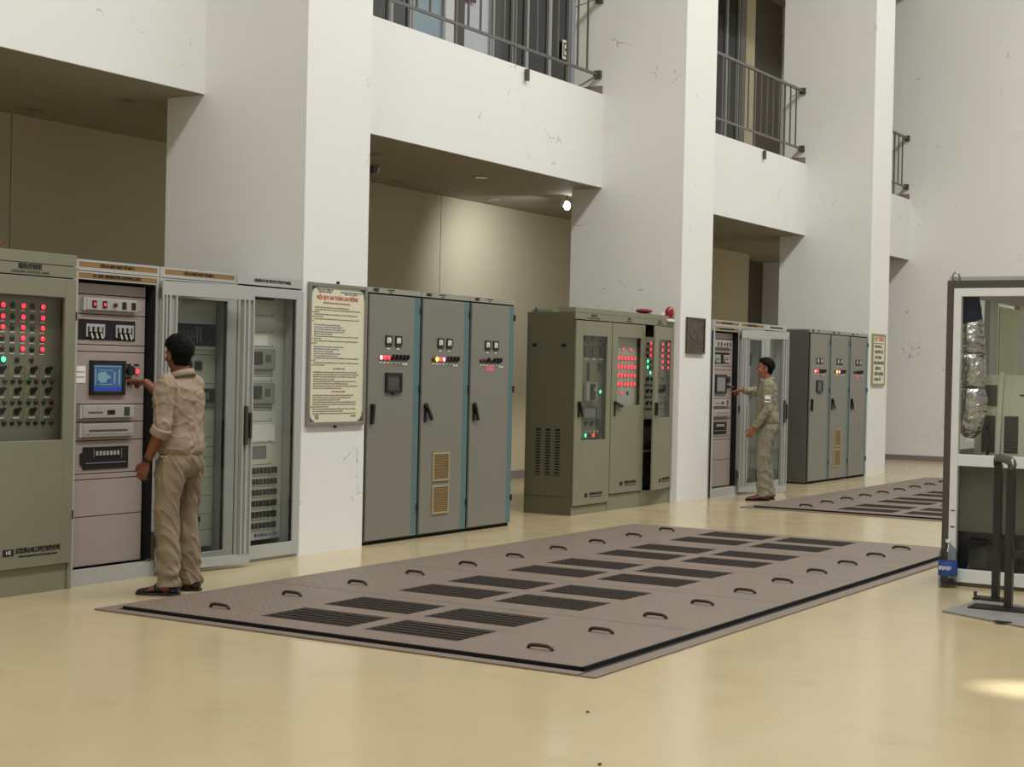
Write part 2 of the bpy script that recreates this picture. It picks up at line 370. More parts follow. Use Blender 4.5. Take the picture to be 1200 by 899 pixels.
struct('trim_4', MB().box(20.42, 20.6, WY-0.04, WY+0.05, 4.92, 8.86), M_dark)
nt_ = thing('notice_sheet', 'small white notice sheet stuck on the dark upstairs glass', 'notice', (20.05, WY-0.06, 6.1))
part('sheet', MB().box(19.95, 20.14, WY-0.056, WY-0.052, 6.12, 6.4), M_paper, nt_)
part('printed_mark', MB().frame(19.98, 20.11, 6.16, 6.36, WY-0.06, WY-0.056, 0.02).box(20.02, 20.07, WY-0.06, WY-0.056, 6.24, 6.28), M_text, nt_)
pane(9, 25.3, 25.9, M_dglass); pane(10, 25.9, 26.45, M_dglass)
struct('trim_5', MB().box(26.45, 26.7, WY-0.06, WY+0.05, 4.92, 8.86), mat('grey_post', (124, 122, 116), 0.5))
# gallery skirtings on the pillar sides and end wall
for i, a in enumerate((9.9, 16.98, 23.86, FX)):
    struct('baseboard_%s' % ('left', 'middle', 'far', 'end')[i], MB().box(a-0.02, a, BY+0.02, BY+0.42, 4.94, 5.05), M_base)

# balcony railings
def railing(x0, x1, label):
    t = thing('balcony_railing', label, 'railing', (x0, 9.2, 4.94), 'steel railings of the upper gallery')
    y = 9.22
    part('top_rail', MB().box(x0, x1, y-0.02, y+0.02, 6.09, 6.13), M_rail, t)
    part('bottom_rail', MB().box(x0, x1, y-0.015, y+0.015, 5.17, 5.2), M_rail, t)
    for z in (6.11, 5.185):
        part('wall_bracket', MB().box(x1-0.05, x1, y-0.045, y+0.045, z-0.05, z+0.05), M_steeldk, t)
    part('brace', MB().tube([(x1-0.55, y, 4.94), (x1-0.05, y, 5.17)], 0.012, n=6), M_rail, t)
    part('brace', MB().tube([(x1-0.6, y, 5.9), (x1-0.1, y, 6.1)], 0.008, n=6), M_rail, t)
    n = int((x1-x0)/0.24); i0 = 0
    x = x1-0.78-0.24*4*6
    ks = 0; x = x1-0.78
    while x-0.24 > x0+0.05: x -= 0.24; ks += 1
    for i in range(ks+4):
        xx = x+0.24*i
        post = (i-ks) % 5 == 0
        if xx > x1-0.08: break
        if post: part('post', MB().box(xx-0.014, xx+0.014, y-0.014, y+0.014, 4.94, 6.09), M_rail, t)
        else: shared('baluster', 'bal', lambda: MB().box(-0.01, 0.01, -0.01, 0.01, 0, 0.89), M_rail, (xx, y, 5.2), t)
railing(10.76, 16.98, 'long grey steel balcony railing on the beam above the grey and teal cabinets')
railing(17.86, 23.86, 'grey steel balcony railing between the middle and the far white pillar')
railing(24.775, FX, 'short visible piece of grey steel railing beside the far end wall')
for x, l in ((15.1, 'small metal drain stub below the longest balcony railing'), (22.05, 'tiny dark drain stub below the middle balcony railing')):
    solo('drain_pipe', MB().cyl((x, BY+0.02, 4.88), (0, -1, 0), 0.016, 0.06, 8).box(x-0.02, x+0.02, BY-0.05, BY-0.01, 4.79, 4.92), M_steeldk, l, 'pipe', 'drain stubs')

# recessed downlights in the soffit
def downlight(x, y, where):
    t = thing('recessed_downlight', 'unlit round soffit downlight '+where, 'ceiling light', (x, y, 3.78), 'unlit downlights in the soffit')
    mb = MB().cyl((x, y, 3.80), (0, 0, -1), 0.10, 0.012, 18)
    part('ring', mb, M_soffit, t)
    part('reflector', MB().cyl((x, y, 3.788), (0, 0, -1), 0.075, 0.002, 16), M_dkscr, t)
DL = ['at the top left, nearest the beam edge', 'at the left edge, close to the tan rear wall', 'closest to the near white pillar, beside its edge', 'over the left bay, farther back toward the rear wall',
      'above the left grey and teal cabinet, beside the near pillar', 'in the middle of the second bay, near the beam', 'in the second bay, close to the rear wall', 'behind the lit spotlight, close to the rear wall', 'in the far bay above the distant racks']
for x, y in ((7.75, 9.95), (7.75, 11.12), (9.82, 9.95), (9.82, 11.12), (13.4, 9.94), (15.5, 9.95), (15.5, 11.13), (17.62, 11.13), (23.68, 10.15)): downlight(x, y, DL.pop(0))
t = thing('detector', 'small dark ceiling detector beside the second white pillar from the left', 'detector', (14.12, 10.49, 3.68))
part('base', MB().cyl((14.12, 10.49, 3.80), (0, 0, -1), 0.05, 0.03, 14), M_soffit, t); part('sensor_head', MB().cyl((14.12, 10.49, 3.77), (0, 0, -1), 0.065, 0.07, 14, 0.05), M_dkscr, t)
t = thing('ceiling_spotlight', 'small lit spotlight hanging under the soffit above the green cabinets', 'ceiling light', (17.5, 9.92, 3.6))
part('stem', MB().cyl((17.5, 9.92, 3.8), (0, 0, -1), 0.01, 0.12, 8), M_steeldk, t)
part('head', MB().cyl((17.5, 9.99, 3.70), (0, -1, -0.3), 0.05, 0.06, 14, 0.05), M_white, t)
part('bulb', MB().ell((17.5, 9.92, 3.66), (0.055, 0.04, 0.055)), M_lamp, t, label='glowing white bulb', smooth=True)
spot('spotlight_beam', (17.3, 10.0, 3.62), (18.0, 11.5, 2.6), 125, 115, 1.0, (0.86, 0.93, 1.0), 0.05)

# ------------------------------------------------------------ floor hatches
def hatch(dx, label, npl=5):
    X0, X1, Y0, Y1 = 6.9+dx, 14.2+dx, 3.69, 7.19
    t = thing('floor_hatch', label, 'floor hatch', ((X0+X1)/2, 5.4, 0), 'steel floor hatches over the machine pits')
    part('rim', MB().box(X0, X1, Y0, Y0+0.09, 0, 0.008).box(X0, X1, Y1-0.10, Y1, 0, 0.010).box(X0, X0+0.08, Y0+0.1, Y1-0.1, 0, 0.010).box(X1-0.08, X1, Y0+0.1, Y1-0.1, 0, 0.010), M_tread, t)
    part('pit_gap', MB().box(X0+0.08, X1-0.08, Y0+0.09, Y1-0.1, 0.0005, 0.002), M_pit, t)
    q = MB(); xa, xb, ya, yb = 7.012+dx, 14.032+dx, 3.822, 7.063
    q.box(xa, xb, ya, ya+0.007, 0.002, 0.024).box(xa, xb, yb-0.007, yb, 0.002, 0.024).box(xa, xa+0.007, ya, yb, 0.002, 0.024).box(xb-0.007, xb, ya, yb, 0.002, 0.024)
    part('edge_shade', q, M_dark, t, label='black strip for the shade on the plate edges')  # black strip standing in for shade on the raised plates' sides
    xg = [(0.225, 0.655), (0.825, 1.255)]; yg = [(4.745, 5.39), (5.505, 6.16)]
    key = 'plate'
    for k in range(npl):
        x0 = 7.02+dx+1.402*k; x1 = x0+1.394
        mb = MB()
        ysl = [(3.83, 4.745), (4.745, 5.39), (5.39, 5.505), (5.505, 6.16), (6.16, 7.055)]
        for yi, (a, b) in enumerate(ysl):
            if yi in (1, 3):
                for u, v in ((0, xg[0][0]), (xg[0][1], xg[1][0]), (xg[1][1], 1.394)): mb.box(x0+u, x0+v, a, b, 0.004, 0.027)
            else: mb.box(x0, x1, a, b, 0.004, 0.027)
        pl = part('cover_plate', mb, M_tread, t)
        for u, v in xg:
            for a, b in yg:
                def mk(u=u, v=v, a=a, b=b):
                    q = MB().box(0, v-u, 0, b-a, 0.003, 0.005); n = 6
                    for i in range(n):
                        c = (i+0.5)*(v-u)/n; q.box(c-0.022, c+0.022, 0.004, b-a-0.004, 0.006, 0.024)
                    q.box(0.004, v-u-0.004, (b-a)/2-0.006, (b-a)/2+0.006, 0.006, 0.020); return q
                g = shared('grating', 'grate%.3f%.3f' % (v-u, b-a), mk, M_grate, (x0+u, a, 0), pl)
        for u in (0.29, 0.985):
            for y in (4.25, 6.54):
                def mh():
                    return MB().tube([(0, -0.075, 0), (0, -0.07, 0.012), (0, -0.045, 0.022), (0, 0.045, 0.022), (0, 0.07, 0.012), (0, 0.075, 0)], 0.0105, (1, 0, 0), 7, 2)
                shared('lifting_handle', 'hh', mh, M_handle, (x0+u, y, 0.027), pl, smooth=True)
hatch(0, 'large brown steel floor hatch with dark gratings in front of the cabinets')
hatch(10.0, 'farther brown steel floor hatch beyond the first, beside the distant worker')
# side hatch under the handrail
t = thing('floor_plate', 'grey steel floor plate at right under the dark handrail posts', 'floor plate', (9.6, 2.2, 0))
mb = MB(); k = len(mb.v)
pl = [(10.29, 2.92), (10.96, 2.86), (11.6, 1.6), (11.0, 0.6), (9.0, 0.8)]
mb.v += [(x, y, 0.0) for x, y in pl]+[(x, y, 0.014) for x, y in pl]; n = 5
pl2 = [(10.34, 2.90), (11.0, 2.85)]
mb.f += [tuple(range(5))[::-1], tuple(range(5, 10))]+[(i, (i+1) % 5, 5+(i+1) % 5, 5+i) for i in range(5)]; mb.mi += [0]*7
mb.v = []; mb.f = []; mb.mi = []
mb.v += [(10.29, 2.93, 0), (10.97, 2.85, 0), (10.6, 0.9, 0), (8.6, 1.1, 0)]; mb.v[:] = [(10.29, 2.93, 0), (10.95, 2.87, 0), (10.55, 0.7, 0), (9.18, 0.9, 0)]
mb.v += [(x, y, 0.014) for x, y, z in mb.v]; mb.f = [(0, 1, 2, 3), (7, 6, 5, 4), (0, 4, 5, 1), (1, 5, 6, 2), (2, 6, 7, 3), (3, 7, 4, 0)]; mb.mi = [0]*6
part('plate', mb, mat('grey_steel_plate', (132, 130, 126), 0.45, vary=0.08), t)
part('slot', MB().box(10.02, 10.06, 2.42, 2.53, 0.014, 0.019), M_black, t)
t = thing('handrail', 'dark steel handrail on two posts beside the glass booth', 'handrail', (10.8, 2.6, 0))
M_post = mat('dark_painted_steel', (58, 56, 54), 0.35, 0.6)
part('post', MB().box(10.58, 10.63, 2.555, 2.605, 0.014, 0.95), M_post, t)
part('post', MB().box(11.08, 11.13, 2.765, 2.815, 0.014, 0.95), M_post, t)
part('base_plate', MB().box(10.50, 10.70, 2.2, 2.82, 0.014, 0.026), M_post, t)
part('base_plate', MB().box(11.03, 11.18, 2.69, 2.93, 0.0, 0.016), M_post, t)
part('top_rail', MB().tube([(11.12, 2.80, 0.94), (11.1, 2.795, 0.985), (11.0, 2.755, 1.0), (10.7, 2.62, 1.0), (10.61, 2.58, 0.985), (10.6, 2.578, 0.94)], 0.03, (0, 0, 1), 12), M_steeldk, t, smooth=True)
part('side_arm', MB().box(10.58, 10.63, 1.3, 2.56, 0.36, 0.41), M_post, t)
for p_, q_ in ((11.1, 2.93), (11.1, 2.70)): shared('bolt', 'bolt', lambda: MB().cyl((0, 0, 0), (0, 0, 1), 0.012, 0.035, 8), M_steeldk, (p_, q_, 0.016), t)
for x, y, l in ((6.2, 3.35, 'small dark crumb on the cream floor near the front edge of the photo'), (5.4, 2.86, 'dark crumb on the cream floor at the bottom edge of the photo')):
    solo('debris', MB().ell((x, y, 0.004), (0.012, 0.008, 0.004), None, 8, 5), M_shoe, l, 'debris')

# ------------------------------------------------------------ small cabinet fittings (front faces -Y)
def lamp_mb(r=0.016):
    m_ = MB(); m_.cyl((0, 0, 0), (0, -1, 0), r*1.25, 0.006, 12); m_.cur = 1; m_.ell((0, -0.008, 0), (r, 0.01, r), None, 10, 6); return m_
def lampp(kind, x, y, z, parent, r=0.016):
    mt = {'red': M_red_on, 'core': M_redcore, 'green': M_green_on, 'amber': M_yel_on, 'roff': M_red_off, 'goff': M_green_off, 'boff': M_black, 'white': M_paper}[kind]
    nm = 'indicator_lamp' if kind in ('red', 'core', 'green', 'amber') else 'push_button'
    return shared(nm, 'lamp%s%.3f' % (kind, r), lambda: lamp_mb(r), [M_dkscr, mt], (x, y, z), parent, smooth=True)
def tagp(x, y, z, parent, w=0.05, h=0.012, mt=None):
    return shared('name_tag', 'tag%.3f%.3f%s' % (w, h, mt.name if mt else ''), lambda: MB().box(-w/2, w/2, -0.003, 0, -h/2, h/2), mt or M_paper, (x, y, z), parent)
def knob(x, y, z, parent):
    def mk():
        q = MB().cyl((0, 0, 0), (0, -1, 0), 0.021, 0.012, 14); k = len(q.v); q.box(-0.007, 0.007, -0.032, -0.01, -0.028, 0.028); q.xf(Matrix.Rotation(R(40), 4, 'Y'), k); return q
    return shared('selector_switch', 'knob', mk, M_black, (x, y, z), parent)
def meter(x, y, z, parent, s=0.045):
    def mk():
        q = MB(); q.frame(-s, s, -s, s, -0.012, 0, 0.012); q.cur = 1; q.box(-s+0.012, s-0.012, -0.008, -0.001, -s+0.012, s-0.012); q.cur = 0
        k = len(q.v); q.box(-0.002, 0.002, -0.010, -0.008, -0.028, 0.02); q.xf(Matrix.Rotation(R(-35), 4, 'Y'), k); q.box(-s+0.012, s-0.012, -0.011, -0.008, -s+0.012, -s+0.026); return q
    return shared('meter', 'meter%.3f' % s, mk, [M_black, M_paper], (x, y, z), parent)
def lever(x, y, z, parent, style=0):
    """black swing handle: mounting plate and slanted lever"""
    q = MB().box(-0.016, 0.016, -0.012, 0, -0.08, 0.08); q.xf(Matrix.Translation((x, y, z)))
    o = part('handle', q, M_black, parent)
    q = MB().box(-0.013, 0.013, -0.035, -0.014, -0.15, 0.0).box(-0.018, 0.018, -0.03, 0, -0.012, 0.022)
    ang = {0: 6, 1: -34, 2: -20, 3: -75}[style]
    q.xf(Matrix.Translation((x, y, z+0.065)) @ Matrix.Rotation(R(ang), 4, 'Y')); part('lever', q, M_black, o); return o
def carcass(x0, x1, y0, y1, z0, z1, mtl, parent, name='carcass', t=0.02):
    """open-fronted box: two sides, back, top, bottom"""
    q = MB().box(x0, x0+t, y0, y1, z0, z1).box(x1-t, x1, y0, y1, z0, z1).box(x0+t, x1-t, y1-t, y1, z0, z1).box(x0+t, x1-t, y0, y1-t, z1-t, z1).box(x0+t, x1-t, y0, y1-t, z0, z0+t)
    return part(name, q, mtl, parent)

# ------------------------------------------------------------ green alarm cabinet at far left
def green_left():
    F = 8.0; x0, x1 = 6.64, 7.452
    t = thing('control_cabinet', 'olive grey cabinet at the left edge with rows of red lamps behind glass', 'cabinet', ((x0+x1)/2, F+0.3, 0))
    carcass(x0, x1, F+0.02, F+0.6, 0.0, 2.24, M_green, t)
    part('header', MB().box(x0, x1, F-0.005, F+0.02, 2.165, 2.24).box(x0, x1, F-0.005, F+0.02, 2.085, 2.16), M_green, t)
    text('header_lettering', '辅助控制柜', 0.04, (7.055, F-0.007, 2.137), M_text, t, bold=0.0005)
    text('header_lettering', 'AUXILIARY CONTROL PANEL', 0.024, (7.06, F-0.007, 2.103), M_texth, t)
    d = part('door', MB().frame(x0+0.005, x1-0.012, 0.18, 2.075, F-0.022, F, 0.10, 0.095, 0.125, 0.825), M_green, t, bevel=0.003)
    part('glass', MB().box(x0+0.1, x1-0.1, F-0.012, F-0.008, 1.0, 1.955), M_glass, d)
    part('hinge', MB().box(x1-0.014, x1-0.006, F-0.026, F-0.006, 0.47, 0.53), M_black, d)
    part('hinge', MB().box(x1-0.014, x1-0.006, F-0.026, F-0.006, 1.8, 1.86), M_black, d)
    text('maker_lettering', '武汉洪山电工科技有限公司', 0.036, (7.15, F-0.024, 0.293), M_text, d, sx=0.86, bold=0.0015)
    text('maker_lettering', 'Wuhan Hongshan Electrical Technology Co.,Ltd', 0.0175, (7.15, F-0.024, 0.258), M_text, d, sx=0.95, bold=0.0005)
    lg = part('logo', MB().box(6.86, 6.95, F-0.0235, F-0.022, 0.265, 0.31), M_text, d); text('logo_lettering', 'HS', 0.035, (6.905, F-0.025, 0.288), M_paper, d)
    part('plinth', MB().box(x0+0.01, x1-0.035, F+0.005, F+0.03, 0.0, 0.175).box(x1-0.03, x1, F-0.004, F+0.03, 0.0, 0.175), M_greenpl, t)
    pn = part('instrument_panel', MB().box(x0+0.05, x1-0.03, F+0.10, F+0.11, 0.95, 2.0), M_green, t)
    y = F+0.10
    # x positions shift slightly because the panel stands behind the glass
    cx = [6.76, 6.84, 6.925, 7.008, 7.092, 7.172, 7.258]; cz = [1.885, 1.812, 1.742, 1.672, 1.602]
    for ix, x in enumerate(cx):
        for iz, z in enumerate(cz):
            if ix % 2 == 1: k = 'goff'
            else: k = 'red' if not (ix in (0, 2) and iz > 2) else 'roff'
            lampp(k, x, y, z, pn, 0.017)
            if k == 'red' : pass
            tagp(x, y, z-0.031, pn, 0.036, 0.008)
    lampp('green', 6.935, y, 1.532, pn, 0.019); lampp('boff', 7.05, y, 1.532, pn); lampp('roff', 7.172, y, 1.532, pn)
    for iz, z in enumerate((1.466, 1.328, 1.194)):
        for x in (6.79, 6.925, 7.053, 7.183, 7.312): knob(x, y, z, pn); tagp(x, y, z-0.042, pn)
        for i, x in enumerate((6.76, 6.82, 6.89, 6.955, 7.02, 7.082, 7.152, 7.215, 7.28, 7.345)):
            lampp('goff' if i % 2 == 0 else 'roff', x, y, z-0.073, pn, 0.015)
    for i in range(5):
        part('groove', MB().box(6.985+0.13*i-0.131, 6.9865+0.13*i-0.131, y-0.001, y, 1.1, 1.5), M_dark, pn)
    b = thing('beacon', 'red beacon on top of the leftmost cabinet, cut by the photo edge', 'beacon', (6.83, F+0.1, 2.24))
    part('dome', MB().ell((6.80, F+0.1, 2.272), (0.09, 0.09, 0.03), None, 16, 8), M_beacon, b, smooth=True); part('base', MB().cyl((6.80, F+0.1, 2.241), (0, 0, 1), 0.085, 0.016, 16), M_dkscr, b)
green_left()

# ------------------------------------------------------------ relay rack cabinets
def rack_labels(x0, x1, F, t, lab=True):
    part('header', MB().frame(x0+0.004, x1-0.004, 2.148, 2.222, F-0.004, F+0.02, 0.045, 0.02, 0.016, 0.022).frame(x0+0.004, x1-0.004, 2.088, 2.143, F-0.004, F+0.02, 0.045, 0.02, 0.012, 0.008), M_white, t)
    p1 = part('name_strip', MB().box(x0+0.05, x1-0.025, F-0.002, F+0.01, 2.168, 2.207), M_gold, t, label='upper ochre name strip')
    p2 = part('name_strip', MB().box(x0+0.05, x1-0.025, F-0.002, F+0.01, 2.098, 2.134), M_gold, t, label='lower ochre name strip')
    if lab:
        c = (x0+x1)/2
        text('lettering', 'CỬA 01 MÁY PHÁT TỔ MÁY 1', 0.026, (c, F-0.004, 2.187), M_textb, p1, bold=0.0012, sx=0.95)
        text('lettering', 'E-1 AND GENERATOR CONTROL UNIT', 0.026, (c, F-0.004, 2.116), M_textb, p2, bold=0.0012, sx=0.98)
def open_rack(dx, F, label, lit=True):
    """rack with swung-open glass door: stacked pinkish modules"""
    x0, x1 = 7.462+dx, 8.276+dx
    t = thing('relay_rack', label, 'cabinet', ((x0+x1)/2, F+0.3, 0))
    carcass(x0, x1, F, F+0.6, 0.0, 2.222, M_white, t)
    rack_labels(x0, x1, F, t)
    part('door_surround', MB().box(x0, x0+0.045, F-0.005, F+0.02, 0.0, 2.09).box(x1-0.03, x1, F-0.005, F+0.02, 0.0, 2.09), M_white, t)
    part('plinth', MB().box(x0+0.046, x1-0.032, F-0.004, F+0.03, 0.0, 0.11), M_white, t)
    part('gap', MB().box(x0+0.046, x1-0.032, F+0.09, F+0.095, 0.11, 2.08), M_dark, t)
    part('dark_gap_sheet', MB().box(x1-0.036, x1-0.031, F+0.0, F+0.09, 0.11, 2.08), M_dark, t)  # added black sheet over the white side wall, widening the dark gap
    a, b = x0+0.075, x1-0.072; Y = F+0.06
    zs = [0.118, 0.46, 0.716, 0.755, 0.984, 1.112, 1.235, 1.598, 1.646, 1.857, 1.993, 2.07]
    mods = []
    for i in range(len(zs)-1):
        mods.append(part('rack_module', MB().box(a, b, Y, Y+0.025, zs[i]+0.003, zs[i+1]-0.003), M_pink, t, bevel=0.002))
    # power supply unit
    def unit(z0, z1, xa, xb, m_):
        q = part('equipment_case', MB().box(xa, xb, Y-0.03, Y, z0, z1), M_silver, m_, bevel=0.003); part('end_cap', MB().box(xa-0.022, xa-0.002, Y-0.026, Y, z0-0.004, z1+0.004), M_white, m_); return q
    def X(v): return v+dx        # v measured on the left rack
    u = unit(1.885, 1.965, X(7.62), X(8.10), mods[9])
    for i, x in enumerate((7.69, 7.785, 7.88, 7.97, 8.06)):
        if i == 2: part('knob', MB().cyl((X(x), Y-0.03, 1.925), (0, -1, 0), 0.015, 0.015), M_red_off, u)
        else:
            r_ = part('display', MB().box(X(x)-0.019, X(x)+0.019, Y-0.034, Y-0.03, 1.90, 1.95), M_black, u)
            part('digit', MB().box(X(x)-0.006, X(x)+0.006, Y-0.036, Y-0.034, 1.915, 1.935), M_red_on if (lit and i < 2) else M_red_off, r_)
    tagp(X(8.135), Y, 1.925, mods[9], 0.05, 0.06, M_silver)
    # breaker window
    w = part('breaker_window', MB().box(X(7.575), X(8.105), Y-0.004, Y, 1.68, 1.82), M_dark, mods[8])
    for cx in (7.725, 8.0):
        q = MB().frame(X(cx)-0.085, X(cx)+0.085, 1.70, 1.79, Y-0.012, Y-0.005, 0.012, 0.012, 0.02, 0.001)
        for i in range(3): q.box(X(cx)-0.055+0.045*i, X(cx)-0.035+0.045*i, Y-0.014, Y-0.005, 1.735, 1.775)
        part('breaker', q, M_silver, w)
        q = MB()
        for i in range(3): q.tube([(X(cx)-0.04+0.045*i, Y-0.012, 1.725), (X(cx)-0.025+0.045*i, Y-0.012, 1.69)], 0.006, n=6)
        part('cable', q, M_paper, w)
    # touch screen module
    sm = mods[6]
    s = part('screen_bezel', MB().frame(X(7.68), X(8.01), 1.298, 1.54, Y-0.02, Y, 0.03), M_black, sm, bevel=0.003)
    part('screen', MB().box(X(7.71), X(7.98), Y-0.012, Y-0.004, 1.328, 1.51), M_screen if lit else M_greysc, s, label='lit blue touch screen' if lit else 'unlit grey touch screen')
    if lit:
        part('screen_image', MB().box(X(7.75), X(7.84), Y-0.0135, Y-0.012, 1.40, 1.45).box(X(7.84), X(7.87), Y-0.0135, Y-0.012, 1.415, 1.435).box(X(7.77), X(7.83), Y-0.0135, Y-0.012, 1.45, 1.46).box(X(7.77), X(7.83), Y-0.0135, Y-0.012, 1.385, 1.4).box(X(7.725), X(7.735), Y-0.0135, Y-0.012, 1.37, 1.48).box(X(7.90), X(7.915), Y-0.0135, Y-0.012, 1.38, 1.46).box(X(7.76), X(7.89), Y-0.0135, Y-0.012, 1.468, 1.473).box(X(7.76), X(7.89), Y-0.0135, Y-0.012, 1.371, 1.376).box(X(7.945), X(7.96), Y-0.0135, Y-0.012, 1.37, 1.48).box(X(7.715), X(7.975), Y-0.0135, Y-0.012, 1.495, 1.503), M_screen2, s, label='pale diagram on the screen')
        part('screen_image', MB().box(X(7.712), X(7.978), Y-0.0135, Y-0.012, 1.332, 1.352), M_screen3, s, label='dark blue menu bar')
    tagp(X(7.60), Y, 1.44, sm, 0.095, 0.115); part('printed_line', MB().box(X(7.565), X(7.635), Y-0.004, Y-0.003, 1.455, 1.46).box(X(7.565), X(7.635), Y-0.004, Y-0.003, 1.42, 1.425), M_texth, sm)
    part('knob', MB().cyl((X(8.058), Y, 1.47), (0, -1, 0), 0.034, 0.03, 16), M_black, sm)
    part('knob', MB().cyl((X(8.055), Y, 1.385), (0, -1, 0), 0.018, 0.03, 12), M_black, sm)
    lampp('red' if lit else 'roff', X(8.13), Y, 1.465, sm, 0.018)
    part('key_switch', MB().cyl((X(8.14), Y, 1.382), (0, -1, 0), 0.016, 0.05, 10), M_steeldk, sm)
    for x, z in ((8.05, 1.512), (8.128, 1.512), (8.05, 1.42)): tagp(X(x), Y, z, sm, 0.05, 0.014, M_black)
    u = unit(1.142, 1.228, X(7.605), X(8.085), mods[5]); part('display', MB().box(X(7.83), X(7.90), Y-0.033, Y-0.03, 1.165, 1.195), M_black, u); part('key_pad', MB().box(X(7.99), X(8.04), Y-0.033, Y-0.03, 1.155, 1.215), M_dkscr, u); tagp(X(7.72), Y-0.03, 1.18, u, 0.13, 0.008, M_texth)
    u = unit(1.012, 1.102, X(7.605), X(8.085), mods[4]); part('flap', MB().box(X(7.62), X(8.07), Y-0.034, Y-0.03, 1.03, 1.085), M_silver, u); tagp(X(7.84), Y-0.034, 1.055, u, 0.36, 0.012, M_steel)
    w = part('breaker_window', MB().box(X(7.635), X(8.06), Y-0.006, Y, 0.785, 0.94), M_dark, mods[3])
    part('catch', MB().box(X(7.61), X(7.635), Y-0.01, Y, 0.82, 0.90), M_black, mods[3])
    for i in range(7): part('terminal', MB().box(X(7.75)+i*0.033, X(7.77)+i*0.033, Y-0.012, Y-0.006, 0.88, 0.91), M_silver, w)
    part('rail', MB().box(X(7.73), X(7.735), Y-0.01, Y-0.006, 0.87, 0.925).box(X(7.99), X(7.995), Y-0.01, Y-0.006, 0.86, 0.925).box(X(7.66), X(8.04), Y-0.01, Y-0.006, 0.825, 0.832), M_greysc, w)
    # the glass door, swung open about its right-hand edge
    ang = math.atan2(-0.14, 0.84) if dx < 5 else math.atan2(-0.34, 0.78)
    W = 0.845
    def dm(mb):
        return mb.xf(Matrix.Translation((x1-0.005, F-0.02, 0)) @ Matrix.Rotation(ang, 4, 'Z'))
    # door local: x along width from hinge, y thickness (negative to viewer)
    q = MB().box(0.0, 0.13, -0.012, 0.01, 0.06, 2.10).box(0.745, W, -0.012, 0.01, 0.06, 2.10).box(0, W, -0.03, 0.01, 2.02, 2.12).box(0, W, -0.03, 0.01, 0.03, 0.10)
    d = part('door', dm(q), M_white, t, label='open glazed door')
    q = MB()
    for a_, b_ in ((0.0, 0.012), (0.03, 0.042), (0.06, 0.075), (0.118, 0.13), (0.745, 0.757), (0.785, 0.80), (W-0.012, W)): q.box(a_, b_, -0.034, -0.012, 0.10, 2.02)
    part('stiffening_rib', dm(q), M_white, d)
    part('glass', dm(MB().box(0.13, 0.745, -0.003, 0.002, 0.10, 2.02)), M_glass, d)
    part('handle', dm(MB().box(0.765, 0.785, -0.055, -0.012, 0.93, 1.22).box(0.812, 0.826, -0.05, -0.012, 0.98, 1.17)), M_steeldk, d)
    q = MB()
    for z in (0.35, 0.66, 1.0, 1.35, 1.65, 1.95): q.box(0.812, 0.82, -0.017, -0.012, z, z+0.01)
    part('rivet', dm(q), M_black, d)
    for z in (0.25, 1.1, 2.03): part('hinge', dm(MB().cyl((0.0, -0.005, z-0.04), (0, 0, 1), 0.012, 0.08, 8)), M_steeldk, d)
    part('door_stay', MB().box(x1-0.035, x1-0.02, F-0.02, F-0.005, 0.12, 0.32).box(x1-0.09, x1-0.005, F-0.012, F-0.004, 0.12, 0.13), M_steeldk, t)
    return t

